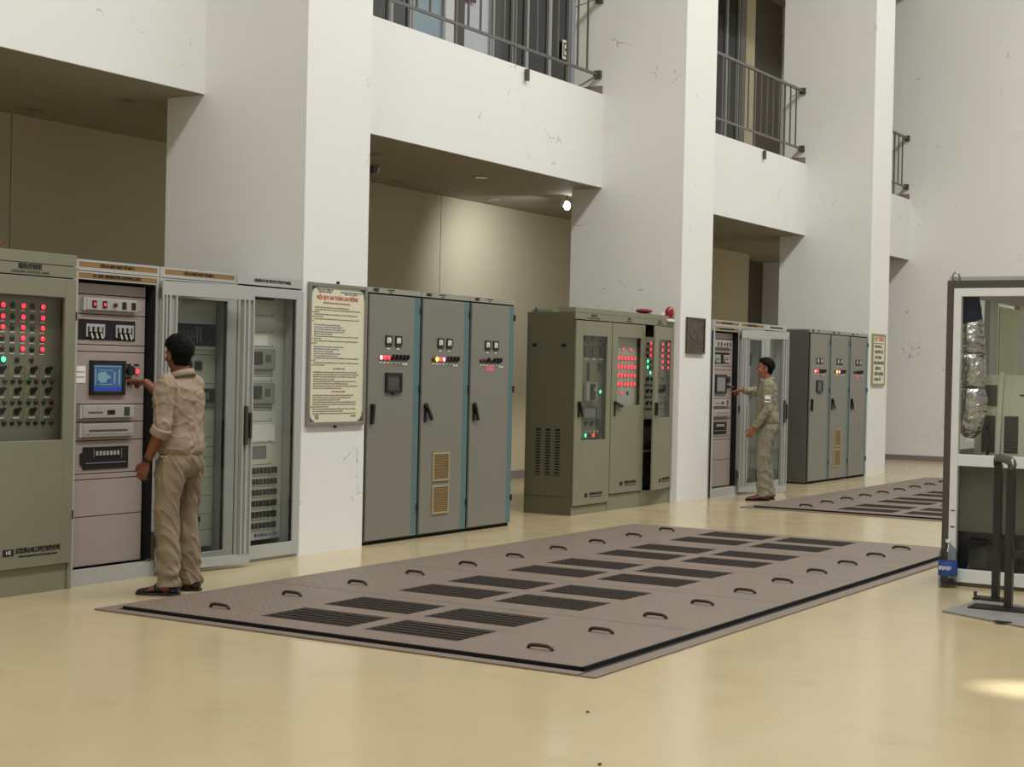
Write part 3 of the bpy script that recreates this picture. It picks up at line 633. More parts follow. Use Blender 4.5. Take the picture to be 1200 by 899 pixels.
def closed_rack(dx, F, label, kind):
    x0, x1 = (8.28+dx, 9.098+dx) if kind == 0 else (9.102+dx, 9.895+dx)
    t = thing('relay_rack', label, 'cabinet', ((x0+x1)/2, F+0.3, 0))
    carcass(x0, x1, F, F+0.6, 0.0, 2.222, M_white, t)
    if kind == 0: rack_labels(x0, x1, F, t)
    else:
        hd = part('header', MB().box(x0+0.004, x1-0.004, F-0.005, F+0.02, 2.15, 2.222), M_white, t)
        text('header_lettering', 'GENERATOR PROTECTION PANEL', 0.031, (x0+0.42, F-0.007, 2.187), M_text, hd, sx=0.92, bold=0.001)
    zt = 2.08 if kind == 0 else 2.135
    l = 0.10 if kind == 0 else 0.165
    r = 0.10 if kind == 0 else 0.085
    d = part('door', MB().frame(x0+0.006, x1-0.006, 0.022, zt, F-0.02, F, l, r, 0.075, 0.105), M_white, t, bevel=0.003)
    part('glass', MB().box(x0+l, x1-r, F-0.012, F-0.008, 0.125, zt-0.07), M_glass, d)
    part('gasket', MB().frame(x0+l, x1-r, 0.12, zt-0.07, F-0.006, F+0.02, 0.008), M_dark, d)
    part('plinth', MB().box(x0+0.01, x1-0.01, F+0.02, F+0.04, 0, 0.025), M_dark, t)
    Y = F+0.15; a, b = x0+0.05, x1-0.05
    if kind == 0:
        zs = [0.14, 0.27, 0.39, 0.53, 0.67, 0.75, 0.82, 0.90, 0.975, 1.20, 1.38, 1.60, 1.635, 1.665, 1.83, 2.07]
        for i in range(len(zs)-1):
            m_ = part('rack_module', MB().box(a, b, Y, Y+0.02, zs[i]+0.002, zs[i+1]-0.002), M_dark if i == 13 else M_rack, t)
            if i == 13:
                for k in range(9): part('breaker', MB().box(a+0.06+k*0.045, a+0.095+k*0.045, Y-0.02, Y, 1.745, 1.79), M_dkscr, m_)
                part('rail', MB().box(a+0.04, a+0.5, Y-0.01, Y, 1.735, 1.74).box(a+0.49, a+0.5, Y-0.02, Y, 1.69, 1.81).box(a+0.53, a+0.54, Y-0.02, Y, 1.69, 1.81), M_greysc, m_)
                part('cable', MB().tube([(a+0.1, Y-0.01, 1.735), (a+0.2, Y-0.02, 1.69), (a+0.33, Y-0.01, 1.73), (a+0.44, Y-0.02, 1.69)], 0.008, n=6), M_dgrey, m_)
            if i == 14: part('lamp_holder', MB().cyl((a+0.25, Y, 2.0), (0, -1, 0), 0.04, 0.05, 12), M_paper, m_)
            if i == 10:
                part('meter', MB().cyl((x0+0.465, Y, 1.52), (0, -1, 0), 0.035, 0.02, 16), M_black, m_); part('display', MB().box(x0+0.54, x0+0.615, Y-0.01, Y, 1.485, 1.55), M_dkscr, m_); tagp(x0+0.56, Y, 1.42, m_, 0.12, 0.05, M_pgreen)
            if i == 9: part('breaker', MB().frame(x0+0.60, x0+0.74, 1.235, 1.345, Y-0.03, Y, 0.03), M_dkscr, m_)
            if i == 8:
                for k in range(3): part('push_button', MB().box(x0+0.45+k*0.05, x0+0.48+k*0.05, Y-0.03, Y, 1.12, 1.17), M_black, m_)
            if i in (4, 5, 6, 7): part('slot', MB().box(x0+0.42, x0+0.63, Y-0.006, Y, zs[i]+0.025, zs[i+1]-0.02), M_dgrey, m_)
            if i in (1, 2, 3):
                part('slot', MB().box(x0+0.42, x0+0.63, Y-0.006, Y, zs[i+1]-0.055, zs[i+1]-0.015), M_black, m_)
                for k in range(4): part('switch', MB().box(x0+0.43+k*0.05, x0+0.45+k*0.05, Y-0.02, Y, zs[i]+0.015, zs[i]+0.05), M_greysc, m_)
    else:
        zs = [0.14, 0.215, 0.30, 0.39, 0.478, 0.565, 0.65, 0.74, 0.91, 1.085, 1.17, 1.195, 1.215, 1.405, 1.44, 1.487, 1.675, 1.79, 1.925, 2.05]
        bb = x1-0.16
        for i in range(len(zs)-1):
            m_ = part('rack_module', MB().box(a, bb, Y, Y+0.02, zs[i]+0.002, zs[i+1]-0.002), M_rack, t)
            if 1 <= i <= 6:
                for k in range(9): part('test_terminal', MB().box(x0+0.32+k*0.043, x0+0.337+k*0.043, Y-0.02, Y, zs[i]+0.018, zs[i+1]-0.022), M_dkscr, m_)
            if i in (12, 15):
                c = part('relay', MB().box(x0+0.30, bb-0.01, Y-0.03, Y, zs[i]+0.012, zs[i+1]-0.01), mat('relay_face', (140, 142, 132), 0.4), m_, bevel=0.004)
                part('display', MB().box(x0+0.36, x0+0.46, Y-0.034, Y-0.03, zs[i]+0.05, zs[i+1]-0.04), M_dkscr, c); part('key_pad', MB().box(x0+0.50, x0+0.56, Y-0.034, Y-0.03, zs[i]+0.07, zs[i+1]-0.06), M_dgrey, c)
            if i == 16: part('paper_sheet', MB().box(x0+0.37, x0+0.55, Y-0.003, Y, 1.685, 1.77), M_paper, m_)
            if i == 8: part('paper_sheet', MB().box(x0+0.34, x0+0.66, Y-0.004, Y, 0.925, 1.06), M_paper, m_)
            if i == 7: part('paper_sheet', MB().box(x0+0.36, x0+0.56, Y-0.004, Y, 0.79, 0.89), M_greysc, m_)
            if i == 0: part('logo', MB().cyl((x0+0.45, Y-0.001, 0.18), (0, -1, 0), 0.018, 0.003, 3), M_textbl, m_); text('maker_lettering', 'NARDA Co.,Ltd', 0.036, (x0+0.59, Y-0.003, 0.178), M_textbl, m_)
        q = MB()
        for z in zs[1:-1]: q.box(bb-0.03, bb-0.022, Y-0.004, Y, z+0.01, z+0.018)
        part('screw', q, M_dkscr, t)
        part('side_lining', MB().box(bb+0.005, x1-0.03, Y+0.01, Y+0.03, 0.14, 2.07), M_rack, t)
    return t
GL = ['white framed rack with its glass door swung open, worker touching its lit blue screen',
      'rack cabinet with ochre name strips behind the open glass door beside the near worker',
      'white rack cabinet with glass door beside the safety notice on the white pillar']
open_rack(0, 8.04, GL[0]); closed_rack(0, 8.04, GL[1], 0); closed_rack(0, 8.04, GL[2], 1)
DX = 10.48
GR = ['distant rack with open glass door that the far worker is touching, against the middle pillar',
      'distant rack with ochre name strips, second behind the far worker',
      'distant white rack, its glass door partly hidden behind the far worker']
open_rack(DX, 8.04, GR[0], False); closed_rack(DX, 8.04, GR[1], 0); closed_rack(DX, 8.04, GR[2], 1)

# ------------------------------------------------------------ grey cabinets with teal strips
def grey_cabinet(x0, x1, F, i, label, group):
    t = thing('excitation_cabinet', label, 'cabinet', ((x0+x1)/2, F+0.25, 0), group)
    carcass(x0, x1, F, F+0.5, 0.03, 2.22, M_blue, t)
    part('base', MB().box(x0+0.005, x1-0.005, F+0.01, F+0.49, 0, 0.03), M_dark, t)
    hd = part('header', MB().box(x0+0.003, x1-0.003, F-0.012, F+0.01, 2.178, 2.222), M_blueh, t)
    part('shadow_gap', MB().box(x0, x1, F-0.001, F+0.005, 2.164, 2.178), M_dark, t)
    text('header_lettering', 'HERT', 0.035, (x0+0.13, F-0.014, 2.2), M_text, hd, bold=0.002)
    text('header_lettering', ('Programmable', 'Excitation No.1', 'Excitation No.2')[i], 0.017, (x0+0.35, F-0.014, 2.209), M_text, hd)
    text('header_lettering', ('cabinet', 'cabinet', 'panel')[i], 0.015, (x0+0.35, F-0.014, 2.19), M_text, hd)
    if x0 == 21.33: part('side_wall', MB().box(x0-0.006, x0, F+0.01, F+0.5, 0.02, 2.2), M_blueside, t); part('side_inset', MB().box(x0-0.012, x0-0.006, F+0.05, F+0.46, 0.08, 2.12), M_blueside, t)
    a, b = x0+0.03, x1-0.105
    d = part('door', MB().box(a, b, F-0.022, F, 0.038, 2.162), M_blue, t, bevel=0.004)
    part('side_strip', MB().box(b+0.006, x1-0.006, F-0.015, F, 0.034, 2.164), M_bluest, t, label='teal vertical strip')
    part('shadow_gap', MB().box(x0, a-0.002, F-0.001, F+0.006, 0.03, 2.17), M_dark, t)
    for z in (0.28, 1.35, 2.05): part('hinge', MB().box(x1-0.012, x1+0.002, F-0.028, F-0.012, z-0.03, z+0.03), M_black, t)
    y = F-0.022
    meter(x0+0.31, y, 1.768, d); meter(x0+0.455, y, 1.768, d)
    for x in (x0+0.31, x0+0.455): tagp(x, y, 1.70, d, 0.035, 0.012)
    ks = [['core', 'red', 'red', 'boff', 'boff', 'boff', 'boff', 'boff'], ['roff', 'amber', 'red', 'core', 'boff', 'boff', 'boff', 'boff'], ['roff', 'roff', 'boff', 'amber', 'boff', 'boff', 'boff']][i]
    for k, kd in enumerate(ks):
        if i == 2 and kd == 'amber': kd = 'roff'
        lampp(kd, x0+0.20+k*0.055, y, 1.62, d, 0.021); tagp(x0+0.20+k*0.055, y, 1.578, d, 0.028, 0.01)
        if kd == 'boff': part('switch_lever', MB().box(x0+0.19+k*0.055, x0+0.205+k*0.055, y-0.035, y-0.015, 1.61, 1.65), M_black, d)
    tagp(x0+0.56, y, 1.565, d, 0.08, 0.012)
    if i == 0:
        h = part('control_display', MB().frame(x0+0.27, x0+0.51, 1.315, 1.49, y-0.02, y, 0.03), M_black, d, bevel=0.003)
        part('screen', MB().box(x0+0.295, x0+0.485, y-0.012, y, 1.34, 1.465), M_dkscr, h)
        part('latch', MB().box(x0+0.37, x0+0.41, y-0.02, y, 1.298, 1.314), M_black, h)
    if i == 2: tagp(x0+0.36, y, 1.545, d, 0.15, 0.05, mat('pink_label', (214, 110, 116), 0.6))
    if i == 1:
        for z in (0.505, 0.205):
            v = part('vent', MB().frame(x0+0.22, x0+0.49, z, z+0.262, y-0.012, y, 0.018), M_vframe, d)
            part('filter', MB().box(x0+0.235, x0+0.475, y-0.004, y, z+0.015, z+0.247), M_vent, v)
            for k in range(11): part('louvre', MB().box(x0+0.238, x0+0.472, y-0.010, y-0.004, z+0.024+k*0.02, z+0.034+k*0.02), M_vent, v)
    lever(x0+(0.085 if i == 0 else 0.085), y, 1.13, d, (0, 1, 2)[i])
    return t
W3 = [(10.785, 11.590), (11.592, 12.398), (12.400, 13.21)]
LB = ['grey cabinet with teal strip and small dark display, right beside the near white pillar',
      'grey cabinet with teal strip and two brown mesh vents, middle of the near three',
      'grey cabinet with teal strip and pink label, right end of the near three']
for i, (a, b) in enumerate(W3): grey_cabinet(a, b, 8.07, i, LB[i], 'near row of grey and teal cabinets')
W4 = [(21.33, 22.175), (22.177, 23.02), (23.022, 23.855)]
LB2 = ['distant grey cabinet with its dark side showing and a small display, behind the far worker',
       'distant grey cabinet with two brown mesh vents, middle of the far three',
       'distant grey cabinet touching the farthest pillar with the small notice']
for i, (a, b) in enumerate(W4): grey_cabinet(a, b, 8.07, i, LB2[i], 'far row of grey cabinets')

# ------------------------------------------------------------ three olive cabinets
def olive(x0, x1, F, i, label, zb):
    t = thing('control_cabinet', label, 'cabinet', ((x0+x1)/2, F+0.3, 0), 'row of three olive cabinets')
    B = F+0.58
    carcass(x0, x1, F+0.01, B, 0, 2.17, M_green, t)
    part('top_cap', MB().box(x0, x1, F-0.01, F+0.2, 2.17, 2.222), M_green, t)
    hd = part('header', MB().box(x0, x1, F-0.012, F+0.01, 2.098, 2.167), M_green, t)
    text('header_lettering', ('直流电源柜', '公用柜', '辅助屏')[i], 0.03, ((x0+x1)/2, F-0.014, 2.143), M_texth, hd)
    text('header_lettering', ('DC POWER SUPPLY CABINET', 'COMMON PANEL', 'AUXILIARY PANEL')[i], 0.02, ((x0+x1)/2, F-0.014, 2.115), M_texth, hd)
    pl = part('plinth', MB().box(x0+0.02, x1-0.02, F+0.0, F+0.03, 0, zb-0.01), M_greenpl, t)
    part('plinth_post', MB().box(x0, x0+0.02, F-0.004, F+0.03, 0, zb-0.005).box(x1-0.02, x1, F-0.004, F+0.03, 0, zb-0.005), M_greenpl, t)
    w = x1-x0
    # door spec in door space: u along width from x0
    if i == 0: wu0, wu1, wz0, wz1, du0, du1 = 0.16, 0.72, 0.80, 1.925, 0.012, w-0.006
    elif i == 1: wu0, wu1, wz0, wz1, du0, du1 = 0.15, 0.725, 1.17, 1.932, 0.012, w-0.006
    else: wu0, wu1, wz0, wz1, du0, du1 = 0.15, 0.63, 1.02, 1.93, 0.0, w-0.03
    Md = Matrix.Translation((x0, F-0.02, 0))
    if i == 2:  # slightly open door, hinged at its right edge
        Md = Matrix.Translation((x1-0.01, F-0.02, 0)) @ Matrix.Rotation(R(8.5), 4, 'Z') @ Matrix.Translation((-(w-0.03), 0, 0))
    q = MB().box(du0, wu0, 0, 0.022, zb, 2.085).box(wu1, du1, 0, 0.022, zb, 2.085).box(wu0, wu1, 0, 0.022, wz1, 2.085).box(wu0, wu1, 0, 0.022, zb, wz0)
    d = part('door', q.xf(Md), M_green, t, bevel=0.003, label='door standing ajar' if i == 2 else None)
    part('glass', MB().box(wu0, wu1, 0.012, 0.016, wz0, wz1).xf(Md), M_glass3, d)
    gz = zb+0.10
    part('logo', MB().box(wu0+0.1, wu0+0.17, -0.002, 0, gz-0.02, gz+0.025).xf(Md), M_text, d)
    ex = Md.to_euler()
    nx = Md @ Vector((wu0+0.36, -0.002, gz+0.012)); text('maker_lettering', '武汉洪山电工科技公司', 0.033, nx, M_text, d, rot=(R(90), 0, ex.z), sx=0.9, bold=0.001)
    nx = Md @ Vector((wu0+0.36, -0.002, gz-0.018)); text('maker_lettering', 'Wuhan Electrical Technology Co.,Ltd', 0.018, nx, M_text, d, rot=(R(90), 0, ex.z))
    if i < 2: lever(x0+(0.09), F-0.02, 1.13, d, 2 if i == 0 else 3)
    else: part('handle', MB().box(0.04, 0.07, -0.035, 0, 1.05, 1.2).xf(Md), M_black, d)
    Y = F+0.05; xs_ = x0+(0.095 if i == 1 else 0.06)
    if i == 0:
        pn = part('instrument_panel', MB().box(x0+0.05, x1-0.05, Y, Y+0.01, 0.7, 2.05), M_green, t)
        for k in range(3):
            part('terminal_cover', MB().box(xs_+0.24+k*0.17, xs_+0.38+k*0.17, Y-0.02, Y, 1.87, 1.92), M_dkscr, pn)
            mt = part('meter', MB().frame(xs_+0.25+k*0.17, xs_+0.37+k*0.17, 1.70, 1.81, Y-0.015, Y, 0.01), M_black, pn)
            part('display', MB().box(xs_+0.26+k*0.17, xs_+0.36+k*0.17, Y-0.012, Y, 1.71, 1.80), M_dkscr, mt); tagp(xs_+0.31+k*0.17, Y, 1.68, pn, 0.09, 0.02)
            part('digit', MB().box(xs_+0.31+k*0.17, xs_+0.33+k*0.17, Y-0.014, Y-0.012, 1.75, 1.77), M_red_off, mt)
        part('rod', MB().box(xs_+0.335, xs_+0.36, Y-0.02, Y, 1.44, 1.64), M_dkscr, pn)
        br = part('breaker', MB().box(xs_+0.26, xs_+0.50, Y-0.04, Y, 1.22, 1.42), M_silver, pn, bevel=0.004)
        part('breaker_face', MB().box(xs_+0.34, xs_+0.45, Y-0.05, Y-0.04, 1.23, 1.41), M_black, br); part('toggle', MB().box(xs_+0.37, xs_+0.42, Y-0.075, Y-0.05, 1.33, 1.36), M_greysc, br)
        part('display', MB().frame(xs_+0.24, xs_+0.56, 1.02, 1.16, Y-0.015, Y, 0.015), M_steeldk, pn); part('mimic_plate', MB().box(xs_+0.26, xs_+0.54, Y-0.008, Y, 1.035, 1.145), M_greysc, pn)
        lampp('green', xs_+0.63, Y, 1.32, pn, 0.022); part('socket', MB().box(xs_+0.57, xs_+0.66, Y-0.02, Y, 1.56, 1.64), M_dkscr, pn)
        for k in range(3): knob(xs_+0.30+k*0.13, Y, 0.975, pn)
        part('breaker', MB().box(xs_+0.57, xs_+0.66, Y-0.03, Y, 0.93, 1.03), M_dkscr, pn)
        for k, kd in enumerate(('green', 'boff', 'red', 'boff')): lampp(kd, xs_+0.31+k*0.09, Y, 0.845, pn, 0.022)
        for k in range(4): lampp('white', xs_+0.31+k*0.09, Y, 0.885, pn, 0.010); knob(xs_+0.31+k*0.09, Y, 0.79, pn)
    elif i == 1:
        pn = part('instrument_panel', MB().box(x0+0.05, x0+0.765, Y, Y+0.01, 1.1, 2.0), M_rack, t)
        for x in (0.285, 0.47): lampp('red', xs_+x, Y, 1.80, pn, 0.018)
        for z in (1.70, 1.60, 1.505, 1.405):
            for k in range(6):
                x = xs_+0.185+k*0.08; lampp('red', x, Y, z, pn, 0.024); tagp(x, Y, z-0.035, pn, 0.03, 0.008)
        lampp('red', xs_+0.27, Y, 1.305, pn, 0.018); lampp('boff', xs_+0.43, Y, 1.305, pn, 0.018)
    else:
        pn = part('instrument_panel', MB().box(x0+0.03, x1-0.03, Y, Y+0.01, 1.0, 1.96), M_green, t)
        Y2 = Y
        for ix, u in enumerate((0.13, 0.205, 0.285, 0.36, 0.44, 0.52, 0.6, 0.68)):
            for iz, z in enumerate((1.885, 1.815, 1.745, 1.675, 1.605)):
                if iz < 3: kd = ('boff', 'red')[ix % 2]
                else: kd = 'green' if ix == 0 else ('red' if ix % 2 == 1 and ix > 2 else 'boff')
                lampp(kd, xs_+u, Y2, z, pn, 0.02)
        lampp('green', xs_+0.20, Y2, 1.54, pn, 0.02); lampp('boff', xs_+0.44, Y2, 1.54, pn, 0.02)
        for z in (1.47, 1.33, 1.19):
            for u in (0.13, 0.25, 0.38, 0.51, 0.64): knob(xs_+u, Y2, z, pn); lampp('goff', xs_+u-0.03, Y2, z-0.07, pn, 0.014); lampp('roff', xs_+u+0.03, Y2, z-0.07, pn, 0.014)
        part('inner_gap', MB().box(x0+0.03, x1-0.03, Y+0.05, Y+0.06, 0.2, 2.05), M_dark, t)
        part('cross_bar', MB().box(x0+0.02, x1-0.02, Y-0.02, Y, 0.62, 0.64), M_greysc, t)
    if i == 0:  # exposed side
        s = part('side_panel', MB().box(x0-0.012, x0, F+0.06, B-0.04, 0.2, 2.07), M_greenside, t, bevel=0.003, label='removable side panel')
        for y in (F+0.12, B-0.10): part('latch', MB().box(x0-0.02, x0-0.012, y-0.025, y+0.025, 1.80, 1.83), M_black, s)
        for k in range(3):
            y = F+0.17+k*0.12
            part('vent_slot', MB().box(x0-0.014, x0-0.011, y-0.028, y+0.028, 0.42, 0.92), M_dark, s)
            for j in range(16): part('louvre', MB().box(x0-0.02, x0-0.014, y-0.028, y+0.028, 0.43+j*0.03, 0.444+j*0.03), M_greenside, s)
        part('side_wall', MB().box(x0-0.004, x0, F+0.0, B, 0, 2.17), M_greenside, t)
        part('eyebolt', MB().cyl((x0+0.04, B-0.08, 2.17), (0, 0, 1), 0.012, 0.05, 8), M_dkscr, t)
        part('roof_tray', MB().box(x0+0.05, x0+0.5, F+0.3, B-0.02, 2.17, 2.2), M_green, t)
    return t
OL = ['olive cabinet with meters behind a tall window and its vented side facing the camera',
      'middle olive cabinet with rows of red lamps in a short window',
      'olive cabinet whose door stands ajar, beside the middle white pillar']
OX = [(14.56, 15.385), (15.387, 16.21), (16.212, 17.045-0.07)]
for i, (a, b) in enumerate(OX): olive(a, b, 8.13, i, OL[i], (0.10, 0.185, 0.185)[i])
b = thing('beacon', 'low dark red dome beacon on top of the olive cabinets', 'beacon', (16.45, 8.26, 2.222))
part('base', MB().cyl((16.45, 8.26, 2.222), (0, 0, 1), 0.085, 0.012, 16), M_dkscr, b); part('dome', MB().ell((16.45, 8.26, 2.262), (0.12, 0.1, 0.028), None, 16, 8), M_beacon, b, smooth=True)
b = thing('alarm_horn', 'round dark red alarm horn with white base on the olive cabinet ajar', 'alarm', (16.85, 8.2, 2.222))
part('base', MB().box(16.76, 16.94, 8.09, 8.116, 2.155, 2.185).box(16.72, 16.82, 8.16, 8.26, 2.222, 2.262), M_paper, b); part('horn', MB().ell((16.87, 8.13, 2.262), (0.075, 0.05, 0.07), None, 16, 10), M_beacon, b, smooth=True)
part('bracket', MB().box(16.84, 16.90, 8.13, 8.2, 2.222, 2.245), M_dkscr, b)

# ------------------------------------------------------------ boards on the pillars
M_tl1 = mat('brownish_small_print', (126, 114, 88), 0.6); M_tl2 = mat('bluish_small_print', (124, 124, 146), 0.6)
def notice():
    x0, x1, z0, z1, y = 9.955, 10.735, 1.045, 2.215, PY-0.03
    t = thing('notice_board', 'tall cream safety notice board with red title on the near white pillar', 'notice board', ((x0+x1)/2, PY, z0))
    part('frame', MB().frame(x0, x1, z0, z1, y, PY, 0.03), M_bframe, t, bevel=0.003)
    s = part('sheet', MB().box(x0+0.03, x1-0.03, y+0.012, PY, z0+0.03, z1-0.03), M_board, t)
    Y = y+0.011
    for xx in ((x0+x1)/2,):
        for z in (z1+0.012, z0-0.012): part('fixing', MB().cyl((xx, PY, z), (0, -1, 0), 0.012, 0.02, 8), M_black, t)
    text('title', 'NỘI QUY AN TOÀN LAO ĐỘNG', 0.044, ((x0+x1)/2-0.01, Y, 2.095), M_textr, s, sx=0.86, bold=0.0012)
    text('subtitle', 'ĐỐI VỚI CÁN BỘ CÔNG NHÂN VẬN HÀNH', 0.018, ((x0+x1)/2-0.02, Y, 2.052), M_textr, s)
    text('heading_lettering', 'TỔNG CÔNG TY ĐIỆN LỰC\nNHÀ MÁY THỦY ĐIỆN', 0.017, (x0+0.21, Y, 2.15), M_textbl, s)
    text('heading_lettering', 'CỘNG HÒA XÃ HỘI CHỦ NGHĨA VIỆT NAM\nĐộc lập - Tự do - Hạnh phúc', 0.0145, (x0+0.56, Y, 2.142), M_textbl, s)
    words = 'Điều quy định chung về an toàn lao động trong nhà máy cán bộ công nhân viên phải thực hiện đúng các quy trình vận hành thiết bị điện và kiểm tra bảo hộ trước khi làm việc tại khu vực gian máy'.split()
    rnd = random.Random(3); z = 2.015; li = 0
    lens = [0.52, 0.66, 0.10, 0.66, 0.16, 0.66, 0.03, 0, 0.40, 0.42, 0.47, 0.45, 0.28, 0.66, 0.15, 0.66, 0.08, 0, 0.45, 0.37, 0.30, 0.40, 0.35, 0.66, 0.06, 0.66, 0.20, 0, -1, 0, 0.62, 0.66, 0.66, 0.32, 0.66, 0.5, 0.66, 0.42, 0, -2, 0, 0.62, 0.55, 0.4, 0.64, 0.66, 0.25, 0.66, 0.45, 0.65]
    step = 0.0188
    for ln in lens:
        if ln == -1: text('section_title', 'II. QUY ĐỊNH CỤ THỂ', 0.016, ((x0+x1)/2+0.02, Y, z), M_textr, s)
        elif ln == -2: text('section_title', 'III. TỔ CHỨC THỰC HIỆN', 0.016, ((x0+x1)/2+0.02, Y, z), M_textr, s)
        elif ln > 0:
            n = max(1, int(ln/0.0072)); st = ''
            while len(st) < n: st += rnd.choice(words)+' '
            st = st[:n]
            text('text_line', st, 0.0155, (x0+(0.05 if ln in (0.10, 0.16, 0.03, 0.15, 0.08, 0.06, 0.20, 0.25) else 0.075), Y, z), (M_tl2 if 8 <= li < 13 or 18 <= li < 23 else M_tl1), s, align='LEFT')
        z -= step*(0.55 if ln == 0 else 1.0); li += 1
    text('signature', 'Nơi nhận:\n- Như trên\n- Lưu VP', 0.013, (x0+0.13, Y, 1.115), M_text, s); text('signature', 'GIÁM ĐỐC', 0.015, (x1-0.16, Y, 1.12), M_text, s)
    for cx, cz, sx, sz in ((x0+0.035, z1-0.035, 1, -1), (x1-0.035, z1-0.035, -1, -1), (x0+0.035, z0+0.035, 1, 1), (x1-0.035, z0+0.035, -1, 1)):
        q = MB()
        q.box(cx, cx+sx*0.065, Y-0.0015, Y, cz, cz+sz*0.008); q.box(cx, cx+sx*0.008, Y-0.0015, Y, cz, cz+sz*0.075)
        for k in range(4): q.box(cx, cx+sx*(0.045-0.01*k), Y-0.0015, Y, cz+sz*0.01*k, cz+sz*(0.01*k+0.009))
        part('corner_ornament', q, mat('slate_blue_print', (70, 96, 112), 0.6), s)
notice()
t = thing('plaque', 'dark bronze relief plaque on the middle white pillar', 'plaque', (17.38, PY, 1.78))
part('plate', MB().box(17.13, 17.64, PY-0.02, PY, 1.785, 2.22), M_plaque, t, bevel=0.003)
q = MB().box(17.13, 17.15, PY-0.03, PY-0.02, 1.785, 2.22).box(17.62, 17.64, PY-0.03, PY-0.02, 1.785, 2.22).box(17.15, 17.62, PY-0.03, PY-0.02, 2.2, 2.22).box(17.15, 17.62, PY-0.03, PY-0.02, 1.785, 1.805)
part('border', q, M_plaque, t)
q = MB()
for a_ in ((17.25, 2.02, .05, .07), (17.38, 2.08, .06, .05), (17.45, 1.99, .04, .08), (17.33, 1.96, .05, .03)): q.ell((a_[0], PY-0.02, a_[1]), (a_[2], 0.008, a_[3]), None, 10, 6)
for k in range(3): q.box(17.24, 17.54, PY-0.024, PY-0.02, 1.93-0.035*k, 1.942-0.035*k)
part('relief', q, M_plaque, t, smooth=False)
t = thing('notice_board', 'small narrow cream notice board on the farthest white pillar', 'notice board', (24.28, PY, 1.43))
part('frame', MB().frame(23.98, 24.6, 1.425, 2.24, PY-0.03, PY, 0.03), mat('olive_board_frame', (150, 142, 104), 0.5), t, bevel=0.004)
s = part('sheet', MB().box(24.01, 24.57, PY-0.02, PY, 1.455, 2.21), M_board, t)
text('title', 'QUY TRÌNH', 0.085, (24.3, PY-0.021, 2.155), mat('orange_print', (196, 110, 40), 0.6), s, bold=0.003)
part('rule', MB().box(24.05, 24.53, PY-0.0215, PY-0.02, 2.085, 2.095), M_texth, s)
for k, (tx, sz) in enumerate((('vận hành tổ máy', 0.05), ('NGUYÊN TẮC', 0.065), ('AN TOÀN', 0.065), ('VẬN HÀNH MÁY', 0.065), ('KIỂM TRA', 0.06), ('THIẾT BỊ ĐIỆN', 0.065), ('ĐÓNG CẮT', 0.06))):
    text('text_line', tx, sz, (24.3 if k % 2 else 24.26, PY-0.021, 2.04-0.087*k), M_text, s, bold=0.0025)

# ------------------------------------------------------------ glass control booth
t = thing('control_booth', 'glazed control booth with steel outer frame at the right edge', 'booth', (12.8, 2.0, 0))
BX = 11.7; L_ = 3.35; R_ = 0.4; T_ = 2.275; XB = 14.3
part('steel_frame', MB().box(BX, BX+0.05, L_-0.055, L_, 0, T_).box(BX, BX+0.05, R_, L_-0.055, T_-0.06, T_), M_steeldk, t, bevel=0.003, label='dull stainless outer frame')
part('steel_frame', MB().box(BX, BX+0.05, R_, R_+0.05, 0, T_-0.06).box(XB-0.05, XB, L_-0.05, L_, 0, T_).box(XB-0.05, XB, R_, R_+0.05, 0, T_), M_steeldk, t)
part('window_frame', MB().box(BX-0.012, BX+0.045, L_-0.11, L_-0.055, 0.05, T_-0.06).box(BX-0.012, BX+0.045, R_+0.05, L_-0.11, T_-0.12, T_-0.06).box(BX-0.012, BX+0.045, R_+0.05, L_-0.11, 0.895, 0.98).box(BX-0.012, BX+0.045, R_+0.05, L_-0.11, 0.03, 0.125), M_alu, t, label='white aluminium front frame', bevel=0.003)
part('sill', MB().box(BX, BX+0.04, R_, L_-0.05, 0, 0.03), M_steeldk, t)
part('glass', MB().box(BX+0.015, BX+0.02, R_+0.05, L_-0.11, 0.98, T_-0.12), M_glass, t, label='upper front pane')
part('glass', MB().box(BX+0.015, BX+0.02, R_+0.05, L_-0.11, 0.125, 0.895), M_glass, t, label='lower front pane')
part('lifting_eye', MB().tube([(BX+0.025, L_-0.035, T_), (BX+0.025, L_-0.032, T_+0.04), (BX+0.025, L_-0.055, T_+0.062), (BX+0.025, L_-0.08, T_+0.04), (BX+0.025, L_-0.085, T_)], 0.006, n=8), M_steel, t, smooth=True)
for z in (0.56, 0.44): part('bolt', MB().cyl((BX-0.012, L_-0.07, z), (0, -1, 0), 0.006, 0.03, 6), M_steeldk, t)
# side and rear walls of the booth, seen from inside
q = MB().box(BX+0.05, XB-0.05, L_-0.045, L_-0.005, T_-0.1, T_).box(BX+0.05, XB-0.05, L_-0.045, L_-0.005, 0, 0.1).box(12.75, 13.0, L_-0.05, L_-0.005, 0.1, T_-0.1).box(13.72, 13.95, L_-0.05, L_-0.005, 0.1, T_-0.1).box(BX+0.05, XB-0.05, L_-0.045, L_-0.005, 0.9, 1.0)
part('side_frame', q, M_white, t)
part('side_glass', MB().box(BX+0.05, XB-0.05, L_-0.02, L_-0.016, 0.1, T_-0.1), M_glass, t)
part('rear_frame', MB().box(XB-0.04, XB, R_, L_, T_-0.08, T_).box(XB-0.04, XB, R_, L_, 0.9, 0.98).box(XB-0.04, XB, R_, L_, 0, 0.1).box(XB-0.04, XB, 2.1, 2.2, 0, T_), M_white, t)
part('roof', MB().box(BX+0.05, XB, R_, L_, T_, T_+0.03), M_white, t)
part('side_panel', MB().box(13.02, 13.7, L_-0.06, L_-0.05, 1.5, 2.14), M_pgreen, t, label='pale green panel in the side wall')
